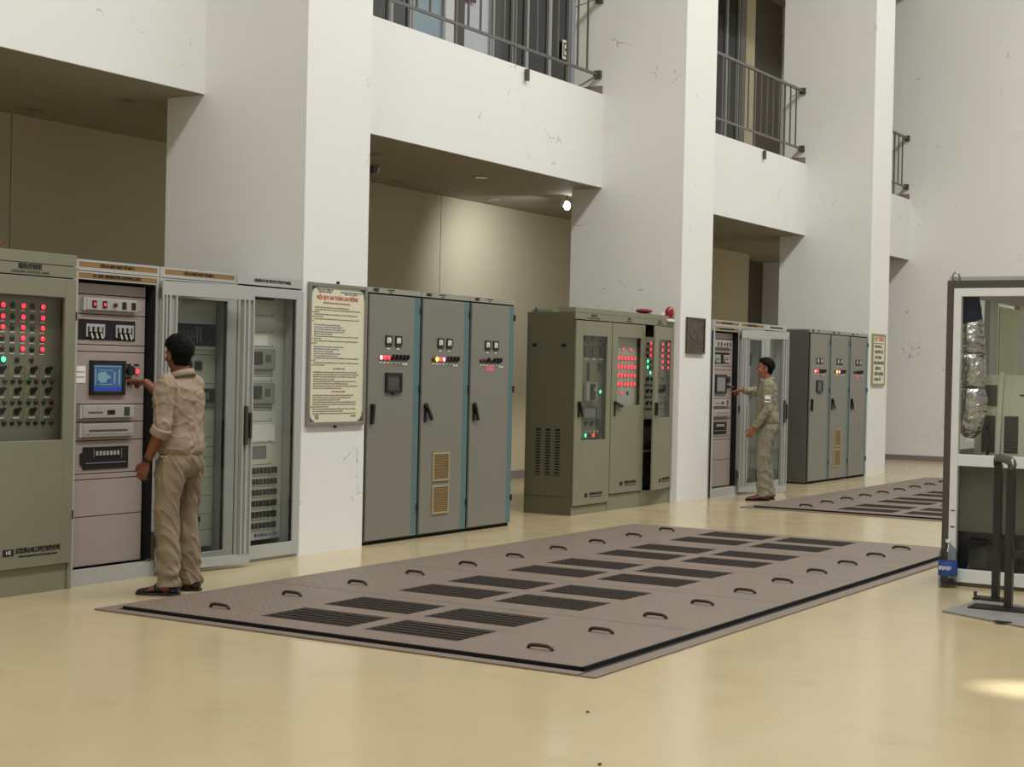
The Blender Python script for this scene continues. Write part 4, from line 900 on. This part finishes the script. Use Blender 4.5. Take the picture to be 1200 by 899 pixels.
part('kick_panel', MB().box(BX+0.1, XB-0.05, L_-0.06, L_-0.05, 0.1, 0.9), M_dgrey, t)
# things inside the booth
c = thing('air_conditioner', 'beige vented cabinet unit inside the booth, behind the glass', 'appliance', (12.35, 2.7, 0))
part('casing', MB().box(12.2, 12.5, 2.15, 3.26, 0.92, 1.58), M_beige, c, bevel=0.012)
part('stand', MB().box(12.22, 12.48, 2.2, 3.2, 0, 0.92), M_dgrey, c)
for y0, y1 in ((3.10, 3.20), (2.925, 3.03), (2.75, 2.855)):
    v = part('vent', MB().box(12.192, 12.2, y0, y1, 0.985, 1.265), M_dgrey, c)
    for k in range(11): part('louvre', MB().box(12.186, 12.192, y0+0.005, y1-0.005, 0.995+k*0.025, 1.001+k*0.025), M_steeldk, v)
part('vent', MB().box(12.192, 12.2, 3.09, 3.19, 1.34, 1.5), M_dgrey, c)
part('pipe', MB().tube([(12.18, 3.05, 1.6), (12.17, 3.06, 1.4), (12.17, 3.07, 1.0), (12.17, 3.07, 0.93)], 0.022, (1, 0, 0), 10), M_beige, c, smooth=True)
part('badge', MB().box(12.194, 12.2, 2.86, 2.92, 1.42, 1.432), M_dkscr, c)
c = thing('foil_duct', 'crinkled silver foil duct hanging from a navy sleeve inside the booth', 'duct', (11.86, 3.19, 1.1))
q = MB().tube([(11.86, 3.205, 1.99), (11.86, 3.20, 1.93), (11.86, 3.195, 1.80), (11.86, 3.19, 1.745), (11.86, 3.19, 1.735), (11.86, 3.19, 1.72), (11.86, 3.185, 1.6), (11.86, 3.185, 1.50), (11.86, 3.185, 1.475), (11.86, 3.185, 1.46), (11.86, 3.185, 1.35), (11.86, 3.19, 1.25), (11.86, 3.20, 1.15), (11.86, 3.205, 1.10)],
              [(0.05, 0.075), (0.075, 0.085), (0.085, 0.088), (0.08, 0.083), (0.07, 0.072), (0.085, 0.092), (0.09, 0.094), (0.085, 0.09), (0.07, 0.076), (0.085, 0.095), (0.095, 0.108), (0.09, 0.10), (0.065, 0.075), (0.03, 0.035)], (1, 0, 0), 28, 6)
for i, v in enumerate(q.v):
    V = Vector(v); d = Vector((V.x-11.86, V.y-3.19, 0)); 
    if d.length > 0.02:
        k = 0.012*noise.noise(V*18)+0.006*noise.noise(Vector((V.x*20, V.y*20, V.z*70)))
        V += d.normalized()*k
    q.v[i] = tuple(V)
part('foil', q, M_foil, c, smooth=False)
for z in (1.735, 1.475): part('tie_cord', MB().tube([(11.86+0.076*math.cos(k*math.pi/8), 3.19+0.08*math.sin(k*math.pi/8), z) for k in range(17)], 0.004, (0, 0, 1), 6, 1), M_dgrey, c)
q = MB().tube([(11.86, 3.225, 2.17), (11.86, 3.22, 2.1), (11.86, 3.215, 2.03), (11.86, 3.205, 1.97)], [(0.06, 0.07), (0.065, 0.078), (0.07, 0.082), (0.072, 0.086)], (1, 0, 0), 20, 4)
for i, v in enumerate(q.v): V = Vector(v); q.v[i] = (V.x, V.y+0.008*noise.noise(V*22), V.z)
part('sleeve', q, M_navy, c, smooth=True, label='navy cloth sleeve')
solo('cable', MB().tube([(11.95, 3.1, 1.2), (11.96, 3.07, 1.1), (11.96, 3.09, 1.0), (11.97, 3.1, 0.92)], 0.012, (1, 0, 0), 8), M_black, 'black cable hanging below the foil duct in the booth', 'cable', smooth=True)
c = thing('bench', 'dark bench with charcoal panel behind the lower booth glass', 'bench', (12.1, 2.4, 0))
part('panel', MB().box(11.8, 11.82, 2.86, 3.27, 0.40, 0.9).box(11.8, 11.82, 1.6, 2.84, 0.40, 0.9), M_dgrey, c)
part('bench_top', MB().box(11.8, 12.15, 1.6, 3.27, 0.36, 0.40), M_black, c)
for x, y in ((11.84, 3.22), (11.84, 3.02), (12.11, 3.22), (12.11, 2.9), (11.84, 1.7)): shared('leg', 'benchleg', lambda: MB().box(-0.02, 0.02, -0.02, 0.02, 0, 0.36), M_black, (x, y, 0), c)
c = thing('storage_box', 'dark bluish box on the booth floor behind the lower glass', 'box', (11.98, 3.12, 0))
part('body', MB().box(11.88, 12.08, 3.05, 3.19, 0.0, 0.31), M_dkscr, c, bevel=0.01); part('lid', MB().box(11.87, 12.09, 3.04, 3.20, 0.31, 0.33), M_black, c)
# water bottle
c = thing('water_bottle', 'large clear plastic bottle with blue label on floor beside the booth', 'bottle', (11.6, 3.26, 0))
def lathe(prof, x, y, n=24):
    q = MB(); P = [(x, y, z) for r, z in prof]; q.tube(P, [(r, r) for r, z in prof], (1, 0, 0), n, 1); return q
part('body', lathe([(0.06, 0.0), (0.068, 0.01), (0.068, 0.06), (0.064, 0.07), (0.068, 0.08), (0.068, 0.22), (0.066, 0.25), (0.052, 0.285), (0.028, 0.31), (0.018, 0.318), (0.017, 0.335)], 11.58, 3.262), M_water, c, smooth=True)
part('label', lathe([(0.0685, 0.088), (0.070, 0.09), (0.070, 0.19), (0.0685, 0.192)], 11.58, 3.262), M_blabel, c, smooth=True, label='blue wrap label')
part('cap', lathe([(0.019, 0.33), (0.02, 0.332), (0.02, 0.35), (0.018, 0.352)], 11.58, 3.262), M_alu, c)
q = MB()
for k in range(9): a_ = 2.4+k*0.16; q.box(11.58+0.0705*math.cos(a_)-0.003, 11.58+0.0705*math.cos(a_)+0.003, 3.262+0.0705*math.sin(a_)-0.003, 3.262+0.0705*math.sin(a_)+0.003, 0.13+0.004*(k % 3), 0.16)
part('label_print', q, M_paper, c)

# ------------------------------------------------------------ people
def ridge(v, k=2.0):
    return max(0.0, 1-abs(noise.noise(v))*k)**3
def remesh(mb, name, vox, fold=None, smooth=2):
    me = mb.mesh(name); o = bpy.data.objects.new(name+'_tmp', me); COL.objects.link(o)
    r = o.modifiers.new('r', 'REMESH'); r.mode = 'VOXEL'; r.voxel_size = vox; r.use_smooth_shade = True
    s = o.modifiers.new('s', 'SMOOTH'); s.iterations = smooth; s.factor = 0.6
    dg = bpy.context.evaluated_depsgraph_get(); m2 = bpy.data.meshes.new_from_object(o.evaluated_get(dg))
    bpy.data.objects.remove(o); m2.name = name
    if fold:
        nr = [v.normal.copy() for v in m2.vertices]
        for v, n_ in zip(m2.vertices, nr): v.co += n_*fold(v.co)
    m2.shade_smooth(); return m2
def hand(mb, wrist, d, nrm, side, pose):
    """palm, four unequal jointed fingers and a thumb; d = finger direction, nrm = back-of-hand normal, side = towards the thumb"""
    w = Vector(wrist); d = Vector(d).normalized(); nrm = Vector(nrm); nrm = (nrm-d*nrm.dot(d)).normalized(); s = d.cross(nrm).normalized()
    if s.dot(Vector(side)) < 0: s = -s
    mb.tube([w-d*0.02, w+d*0.015, w+d*0.05, w+d*0.085], [(0.026, 0.019), (0.032, 0.017), (0.042, 0.015), (0.040, 0.013)], s, 14, 2)
    axis = s.cross(d); 
    L4 = [0.072, 0.080, 0.074, 0.058]; of = [0.030, 0.010, -0.011, -0.030]
    for i in range(4):
        c = pose[i]; p = w+d*(0.083-0.004*abs(i-1))+s*of[i]; dd = d+s*(0.06*(1.5-i)); dd.normalize(); pts = [p-dd*0.02, p]; a = 0
        for seg, fr in enumerate((0.45, 0.30, 0.25)):
            a += R(c[seg]); e = dd*math.cos(a)-nrm*math.sin(a); p = p+e*L4[i]*fr; pts.append(p)
        mb.tube(pts, [0.0095, 0.0095, 0.0088, 0.008, 0.0065], s, 9, 2)
    c = pose[4]; p = w+d*0.03+s*0.032
    t1 = (d*0.75+s*0.65-nrm*0.25*c).normalized(); p2 = p+t1*0.036; t2 = (d+s*0.15-nrm*0.3*c).normalized(); p3 = p2+t2*0.03; p4 = p3+t2*0.022
    mb.tube([w+d*0.012+s*0.018, p, p2, p3, p4], [0.013, 0.014, 0.0115, 0.0105, 0.008], nrm, 9, 2)
RELAX = [(14, 22, 14), (18, 26, 16), (22, 28, 18), (26, 30, 20), 1.0]
POINT = [(4, 8, 4), (40, 60, 35), (55, 70, 40), (60, 72, 40), 1.0]
def joint(A, B, l1, l2, pole):
    A = Vector(A); B = Vector(B); v = B-A; D = min(v.length, (l1+l2)*0.995); u = v.normalized(); B = A+u*D
    x = (l1*l1-l2*l2+D*D)/(2*D); h = math.sqrt(max(0, l1*l1-x*x)); p = Vector(pole); p = (p-u*p.dot(u)).normalized()
    return A+u*x+p*h, B
def worker(name, label, loc, rotz, H, sleeves, headrot, target, mats, sandal, larm, feet, pole=(0.35, 0, -1)):
    skin, shirt_m, trous_m, shoe_m = mats; s = H/1.70
    t = thing(name, label, 'person', loc, None, rotz)
    OFF[t.name] = Vector((0, 0, 0))
    Mi = (Matrix.Translation(Vector(loc)) @ Matrix.Rotation(rotz, 4, 'Z')).inverted()
    tgt = Mi @ Vector(target)
    sh = {-1: Vector((-0.185, -0.005, 1.375))*s, 1: Vector((0.18, 0.03, 1.385))*s}
    # arms
    el, wr = {}, {}
    el[-1] = Vector((-0.235, -0.02, 1.10))*s+Vector(larm[0]); wr[-1] = Vector((-0.225, 0.10, 0.875))*s+Vector(larm[1])
    dirn = (tgt-sh[1]).normalized(); wt = tgt-dirn*0.165
    el[1], wr[1] = joint(sh[1], wt, 0.285*s, 0.25*s, pole)
    ank = {-1: Vector(feet[0]), 1: Vector(feet[1])}; fdir = {-1: Vector(feet[2]).normalized(), 1: Vector(feet[3]).normalized()}
    hip = {-1: Vector((-0.09, 0, 0.88))*s, 1: Vector((0.09, 0, 0.88))*s}
    knee = {k: (hip[k]+Vector((ank[k].x, ank[k].y, 0.08)))*0.5+Vector((0, 0.022, 0.005)) for k in (-1, 1)}
    body = MB()
    # trunk and neck
    body.tube([(0, -0.005, 0.84*s), (0, -0.005, 0.92*s), (0, 0, 1.03*s), (0, 0.005, 1.18*s), (0, 0, 1.30*s), (0, -0.01, 1.38*s), (0, -0.008, 1.425*s)], [(0.115, 0.085), (0.13, 0.09), (0.12, 0.085), (0.15, 0.105), (0.165, 0.10), (0.14, 0.075), (0.07, 0.055)], (1, 0, 0), 20)
    nk = Vector((0, -0.012, 1.40*s)); hc = Vector((0, 0.03, 1.70*s-0.113))
    body.tube([nk, (nk+hc)*0.5+Vector((0, -0.008, 0)), hc+Vector((0, -0.02, -0.03))], [0.062, 0.054, 0.055], (1, 0, 0), 16)
    Hm = Matrix.Translation(hc) @ Euler(headrot).to_matrix().to_4x4(); k0 = len(body.v)
    body.ell((0, -0.014, 0.028), (0.074, 0.092, 0.082), None, 24, 16)
    body.tube([(0, 0.004, 0.05), (0, 0.012, 0.0), (0, 0.018, -0.045), (0, 0.030, -0.082), (0, 0.046, -0.108)], [(0.070, 0.080), (0.066, 0.078), (0.058, 0.068), (0.044, 0.052), (0.024, 0.030)], (1, 0, 0), 22, 4)
    body.tube([(0, 0.086, 0.012), (0, 0.099, -0.014), (0, 0.106, -0.034), (0, 0.094, -0.042)], [0.009, 0.010, 0.0135, 0.010], (1, 0, 0), 10)
    for sx in (-1, 1):
        body.ell((sx*0.012, 0.094, -0.037), (0.008, 0.010, 0.007)); body.ell((sx*0.030, 0.074, 0.018), (0.022, 0.014, 0.008)); body.ell((sx*0.042, 0.058, -0.025), (0.020, 0.020, 0.018))
        body.ell((sx*0.075, -0.006, -0.014), (0.009, 0.018, 0.031), Euler((R(-12), 0, sx*R(-18))).to_matrix()); body.ell((sx*0.074, 0.002, -0.034), (0.008, 0.010, 0.012))
    body.ell((0, 0.082, -0.062), (0.024, 0.014, 0.006)); body.ell((0, 0.081, -0.072), (0.021, 0.013, 0.007)); body.ell((0, 0.068, -0.103), (0.018, 0.016, 0.013))
    body.xf(Hm, k0)
    for k in (-1, 1):
        body.tube([sh[k]-Vector((k*0.05, 0, -0.01)), sh[k], sh[k]*0.55+el[k]*0.45, el[k], el[k]*0.72+wr[k]*0.28, wr[k]*0.9+el[k]*0.1, wr[k]], [0.045, 0.050, 0.046, 0.039, 0.041, 0.028, (0.027, 0.021)], (0, 0, 1) if k == 1 else (0, 1, 0), 14)
        body.tube([hip[k]+Vector((0, 0, 0.03)), hip[k]*0.6+knee[k]*0.4, knee[k], knee[k]*0.65+Vector((ank[k].x, ank[k].y-0.01, 0.08))*0.35, Vector((ank[k].x, ank[k].y, 0.09)), Vector((ank[k].x, ank[k].y, 0.05))], [0.055, 0.07, 0.052, 0.054, 0.036, 0.036], (1, 0, 0), 14)
        f = fdir[k]; a0 = Vector((ank[k].x, ank[k].y, 0)); sd = Vector((f.y, -f.x, 0))
        body.tube([a0-f*0.055+Vector((0, 0, 0.042)), a0+Vector((0, 0, 0.055)), a0+f*0.07+Vector((0, 0, 0.048)), a0+f*0.13+Vector((0, 0, 0.034)), a0+f*0.175+Vector((0, 0, 0.027))], [(0.026, 0.022), (0.034, 0.036), (0.037, 0.026), (0.042, 0.017), (0.030, 0.011)], sd, 14)
        for q_ in range(5): body.tube([a0+f*(0.15)+sd*(0.030-0.015*q_)*k*-1+Vector((0, 0, 0.026)), a0+f*(0.20-0.007*q_)+sd*(0.031-0.015*q_)*k*-1+Vector((0, 0, 0.022))], [0.011 if q_ == 0 else 0.008]*2, sd, 8, 1)
    dl = (wr[-1]-el[-1]).normalized(); dl = (dl+Vector((0, 0.05, -0.25))).normalized()
    hand(body, wr[-1], dl, (-1, -0.1, 0), (0, 1, 0.2), RELAX)
    dr = (tgt-wr[1]).normalized()
    hand(body, wr[1], dr, (0.25, 0, 1), (-1, 0, 0.1), POINT)
    b = part('body', remesh(body, 'body', 0.0058), skin, t)
    # hair
    q = MB(); hp = MB(); nu, nv = 48, 32
    hp.ell((0, 0, 0), (1, 1, 1), None, nu, nv)
    for v in hp.v:
        d = Vector(v); az = math.atan2(abs(d.x), d.y)      # 0 at the face, pi at the nape
        low = 0.62-0.50*min(1, max(0, (az-0.75)/0.45)) if az < 1.35 else 0.12-0.70*min(1, max(0, (az-1.35)/0.9))
        if az < 0.75: low = 0.62
        k = min(1, max(0, (d.z-low)/0.16)); k = k*k*(3-2*k)
        th = (0.022+0.012*max(0, d.z)+0.006*max(0, d.y)*max(0, d.z))*k-0.022*(1-k)
        th += k*0.005*noise.noise(d*7)+k*0.0025*noise.noise(d*24)
        q.v.append((d.x*(0.074+th), -0.014+d.y*(0.092+th), 0.028+d.z*(0.082+th)))
    q.f = hp.f; q.mi = hp.mi
    q.tube([(0, -0.035, 0.03), (0, -0.042, -0.01), (0, -0.044, -0.045), (0, -0.040, -0.072)], [(0.076, 0.070), (0.072, 0.064), (0.064, 0.050), (0.050, 0.036)], (1, 0, 0), 22, 3)
    for sx in (-1, 1): q.tube([(sx*0.062, 0.004, 0.03), (sx*0.064, 0.008, 0.005), (sx*0.062, 0.010, -0.012)], [(0.012, 0.016), (0.009, 0.013), (0.006, 0.009)], (1, 0, 0), 8)
    q.xf(Hm)
    part('hair', remesh(q, 'hair', 0.004, lambda c: 0.0022*noise.noise(c*70)+0.0016*noise.noise(c*150), 1), M_hair, t, label='short black hair')
    for sx in (-1, 1):
        e = part('eye', MB().ell((sx*0.030, 0.073, 0.003), (0.012, 0.010, 0.008)).xf(Hm), M_eye, t, smooth=True)
        part('iris', MB().ell((sx*0.030, 0.0815, 0.003), (0.005, 0.003, 0.005)).xf(Hm), M_iris, e, smooth=True)
        part('eyebrow', MB().tube([(sx*0.014, 0.090, 0.022), (sx*0.030, 0.087, 0.027), (sx*0.046, 0.074, 0.022)], [0.003, 0.004, 0.002], (0, 0, 1), 6).xf(Hm), M_hair, t)
    part('lips', MB().ell((0, 0.093, -0.066), (0.02, 0.005, 0.007)).xf(Hm), M_lip, t, smooth=True)
    # shirt
    sm = MB()
    sm.tube([(0, -0.004, 0.925*s), (0, -0.006, 0.955*s), (0, -0.006, 1.0*s), (0, 0, 1.10*s), (0, 0, 1.22*s), (0, -0.006, 1.32*s), (0, -0.012, 1.395*s), (0, -0.012, 1.435*s), (0, -0.008, 1.455*s)], [(0.155, 0.118), (0.18, 0.142), (0.183, 0.148), (0.172, 0.134), (0.182, 0.134), (0.196, 0.126), (0.172, 0.102), (0.095, 0.078), (0.07, 0.07)], (1, 0, 0), 28)
    for k in (-1, 1):
        n_ = Vector((k, 0, 0))
        if sleeves == 'short': end = el[k]*0.86+wr[k]*0.14; pts = [sh[k]-Vector((k*0.07, 0, -0.01)), sh[k]+Vector((k*0.01, 0, -0.005)), sh[k]*0.5+el[k]*0.5, el[k], end]; rr = [0.07, 0.078, 0.068, 0.063, 0.064]
        else: pts = [sh[k]-Vector((k*0.07, 0, -0.01)), sh[k]+Vector((k*0.01, 0, -0.005)), sh[k]*0.5+el[k]*0.5, el[k], el[k]*0.5+wr[k]*0.5, el[k]*0.06+wr[k]*0.94]; rr = [0.07, 0.076, 0.066, 0.060, 0.054, 0.044]
        sm.tube(pts, rr, (0, 1, 0) if k == -1 else (0, 0, 1), 18)
    def fold(co):
        z = co.z
        a_ = 0.016*noise.noise(Vector((co.x*13, co.y*13, z*3.0)))+0.008*noise.noise(Vector((co.x*5+z*16, co.y*6, z*12-co.x*14)))
        a_ += 0.005*math.sin(co.x*42+z*9+6*noise.noise(co*3))*max(0, 1-abs(z-1.0*s)/0.25)
        a_ += 0.009*ridge(Vector((co.x*10+z*3, co.y*10, z*2.6+5)), 3.5)+0.006*ridge(Vector((co.x*6-z*9, co.y*6, z*9+co.x*12)), 4)
        a_ += 0.002*noise.noise(co*30)-0.006
        return a_
    shm = part('shirt', remesh(sm, 'shirt', 0.007, fold, 3), shirt_m, t)
    # collar, seams, cuffs
    q = MB().tube([(0.072*math.cos(a)*s, -0.008+0.070*math.sin(a)*s, 1.455*s-0.018*math.sin(a)) for a in [k*math.pi/12 for k in range(25)]], [(0.008, 0.019)]*25, (1, 0, 0), 8, 1)
    q = MB(); n = 28
    for i in range(n+1):
        a = math.pi/2+0.25+(2*math.pi-0.5)*i/n; c_, s_ = math.cos(a), math.sin(a); zb_ = 1.448*s-0.022*s_
        for rr, zz in ((0.078, zb_-0.012), (0.070, zb_+0.026), (0.078, zb_+0.030), (0.096, zb_-0.010)): q.v.append((rr*c_, -0.006+rr*s_*0.95, zz))
    for i in range(n):
        for j in range(3): a = i*4+j; q.f.append((a, a+1, a+5, a+4)); q.mi.append(0)
    col = part('collar', q, shirt_m, shm, smooth=True); so = col.modifiers.new('thick', 'SOLIDIFY'); so.thickness = 0.004
    if sleeves == 'short':
        for k in (-1, 1):
            u = (wr[k]-el[k]).normalized(); c0 = el[k]*0.93+wr[k]*0.07; part('rolled_cuff', remesh(MB().tube([c0-u*0.03, c0-u*0.024, c0+u*0.026, c0+u*0.032], [0.060, 0.068, 0.067, 0.058], (0, 1, 0) if k == -1 else (0, 0, 1), 18, 1), 'rolled_cuff', 0.006, lambda c: 0.004*noise.noise(c*24)), shirt_m, shm)
        part('watch_strap', MB().tube([wr[-1]-dl*0.030, wr[-1]-dl*0.008], [(0.031, 0.026)]*2, (0, 1, 0), 16, 1), M_black, t, label='black watch strap')
        part('watch_face', MB().cyl(wr[-1]-dl*0.019+Vector((-0.024, 0, 0)), (-1, 0, 0), 0.017, 0.009, 14), M_black, t)
        part('shoulder_patch', MB().box(-0.262, -0.254, -0.02, 0.035, 1.235*s, 1.27*s), M_dgrey, shm, label='small dark sleeve patch')
    else:
        for k in (-1, 1):
            u = (wr[k]-el[k]).normalized(); c0 = wr[k]-u*0.03; part('cuff', MB().tube([c0-u*0.02, c0-u*0.017, c0+u*0.017, c0+u*0.02], [0.045, 0.049, 0.047, 0.040], (0, 1, 0) if k == -1 else (0, 0, 1), 18, 1), shirt_m, shm, smooth=True)
        q = MB(); q.box(-0.282, -0.276, -0.035, 0.035, 1.19*s, 1.27*s); part('sleeve_badge', q, [M_paper], shm, label='small white and blue sleeve badge')
        part('badge_print', MB().box(-0.285, -0.282, -0.03, 0.03, 1.21*s, 1.225*s), M_textbl, shm)
    for k_ in range(4): part('button', MB().cyl((0.0, 0.135-0.002*k_, (1.32-0.09*k_)*s), (0, 1, 0), 0.006, 0.008, 8), M_greysc, shm)
    # trousers
    tm = MB()
    tm.tube([(0, -0.004, 0.775*s), (0, -0.008, 0.83*s), (0, -0.01, 0.89*s), (0, -0.006, 0.94*s), (0, -0.004, 0.965*s)], [(0.135, 0.105), (0.175, 0.132), (0.176, 0.134), (0.162, 0.124), (0.158, 0.12)], (1, 0, 0), 26)
    for k in (-1, 1):
        hem = Vector((ank[k].x, ank[k].y+0.003, 0.05))
        tm.tube([hip[k]+Vector((0, -0.005, 0.0)), hip[k]*0.75+knee[k]*0.25, hip[k]*0.4+knee[k]*0.6, knee[k], knee[k]*0.55+hem*0.45, knee[k]*0.15+hem*0.85, hem], [(0.088, 0.115), (0.094, 0.112), (0.086, 0.094), (0.079, 0.083), (0.078, 0.084), (0.077, 0.083), (0.077, 0.084)], (1, 0, 0), 22)
    def foldt(co):
        z = co.z
        a_ = 0.014*noise.noise(Vector((co.x*13, co.y*13, z*2.4+3)))+0.010*noise.noise(Vector((co.x*14+z*9, co.y*10, z*11+co.x*10+7)))
        a_ += 0.006*math.sin(z*46+7*noise.noise(co*4))*max(0, 1-abs(z-0.14)/0.13)
        a_ += 0.010*ridge(Vector((co.x*9+z*4, co.y*9, z*2.2+9)), 3.5)+0.007*ridge(Vector((co.x*8+z*6, co.y*8, z*7+co.x*9+2)), 4)-0.007
        return a_
    trm = part('trousers', remesh(tm, 'trousers', 0.0075, foldt, 2), trous_m, t)
    part('waistband', MB().tube([(0, -0.004, 0.928*s), (0, -0.004, 0.932*s), (0, -0.004, 0.962*s), (0, -0.004, 0.966*s)], [(0.162, 0.124), (0.169, 0.131), (0.166, 0.128), (0.158, 0.12)], (1, 0, 0), 30, 1), trous_m, trm, smooth=True)
    part('side_tab', MB().tube([(-0.17, -0.02, 0.915*s), (-0.165, 0.03, 0.915*s)], 0.006, n=8), M_paper, trm) if sleeves == 'short' else None
    # footwear
    for k in (-1, 1):
        f = fdir[k]; a0 = Vector((ank[k].x, ank[k].y, 0)); sd = Vector((f.y, -f.x, 0)); z = Vector((0, 0, 1))
        q = MB(); prof = [(-0.078, 0.022), (-0.065, 0.034), (-0.02, 0.036), (0.05, 0.038), (0.12, 0.049), (0.175, 0.045), (0.205, 0.034), (0.222, 0.015)]
        n0 = len(q.v)
        for u, w in prof:
            for sg, zz in ((-1, 0), (1, 0), (1, 0.018), (-1, 0.018)): q.v.append(tuple(a0+f*u+sd*w*sg+z*zz))
        for i in range(len(prof)-1):
            for j in range(4): q.f.append((4*i+j, 4*i+(j+1) % 4, 4*i+4+(j+1) % 4, 4*i+4+j)); q.mi.append(0)
        q.f.append((3, 2, 1, 0)); e = 4*(len(prof)-1); q.f.append((e, e+1, e+2, e+3)); q.mi += [0, 0]
        shoe = part('sandal' if sandal else 'shoe', q, M_shoe if sandal else M_dark, t, bevel=0.003)
        if sandal:
            up_ = MB().tube([a0+f*0.125+z*0.03, a0+f*0.15+z*0.026, a0+f*0.19+z*0.022, a0+f*0.215+z*0.02], [(0.049, 0.024), (0.046, 0.022), (0.038, 0.018), (0.02, 0.008)], sd, 16)
            part('toe_cap', up_, shoe_m, shoe, smooth=True)
            part('strap', MB().tube([a0+f*0.055+z*0.05, a0+f*0.085+z*0.044], [(0.044, 0.036), (0.045, 0.031)], sd, 16, 1), shoe_m, shoe, smooth=True)
            part('heel_strap', MB().tube([a0-f*0.066+z*0.03, a0-f*0.04+z*0.04, a0-f*0.01+z*0.04], [(0.026, 0.022), (0.037, 0.030), (0.039, 0.026)], sd, 16, 1), shoe_m, shoe, smooth=True)
        else:
            up_ = MB().tube([a0-f*0.074+z*0.035, a0-f*0.05+z*0.048, a0+z*0.056, a0+f*0.06+z*0.046, a0+f*0.12+z*0.035, a0+f*0.18+z*0.028, a0+f*0.215+z*0.022], [(0.022, 0.03), (0.038, 0.04), (0.042, 0.046), (0.043, 0.034), (0.048, 0.026), (0.042, 0.02), (0.018, 0.008)], sd, 18, 4)
            up_.v = [(x, y, max(zz, 0.012)) for x, y, zz in up_.v]
            part('upper', up_, shoe_m, shoe, smooth=True); part('sock', MB().tube([Vector((ank[k].x, ank[k].y, 0.06)), Vector((ank[k].x, ank[k].y, 0.14))], 0.045, n=14), shoe_m, shoe, smooth=True)
    return t
worker('person', 'near worker in khaki uniform, seen from behind, touching the blue screen', (7.77, 7.33, 0), R(8), 1.70, 'short', (R(-4), 0, R(-20)),
       (7.93, 7.985, 1.405), (M_skin, M_shirt, M_trous, M_shoe), True, ((0, 0.0, 0), (0, 0.0, 0)),
       ((-0.135, -0.03, 0), (0.13, -0.015, 0), (-0.30, 0.95, 0), (-0.15, 0.98, 0)))
worker('person', 'distant worker in long-sleeved grey khaki uniform and dark red shoes', (18.16, 7.40, 0), R(24), 1.735, 'long', (R(-6), 0, R(4)),
       (18.42, 7.985, 1.32), (M_skin2, M_shirt2, M_trous2, M_shoer), False, ((0, 0.02, 0), (0.02, 0.05, 0)),
       ((-0.12, 0.02, 0), (0.11, -0.05, 0), (-0.2, 0.98, 0), (-0.05, 1, 0)), (0.95, 0, -0.3))
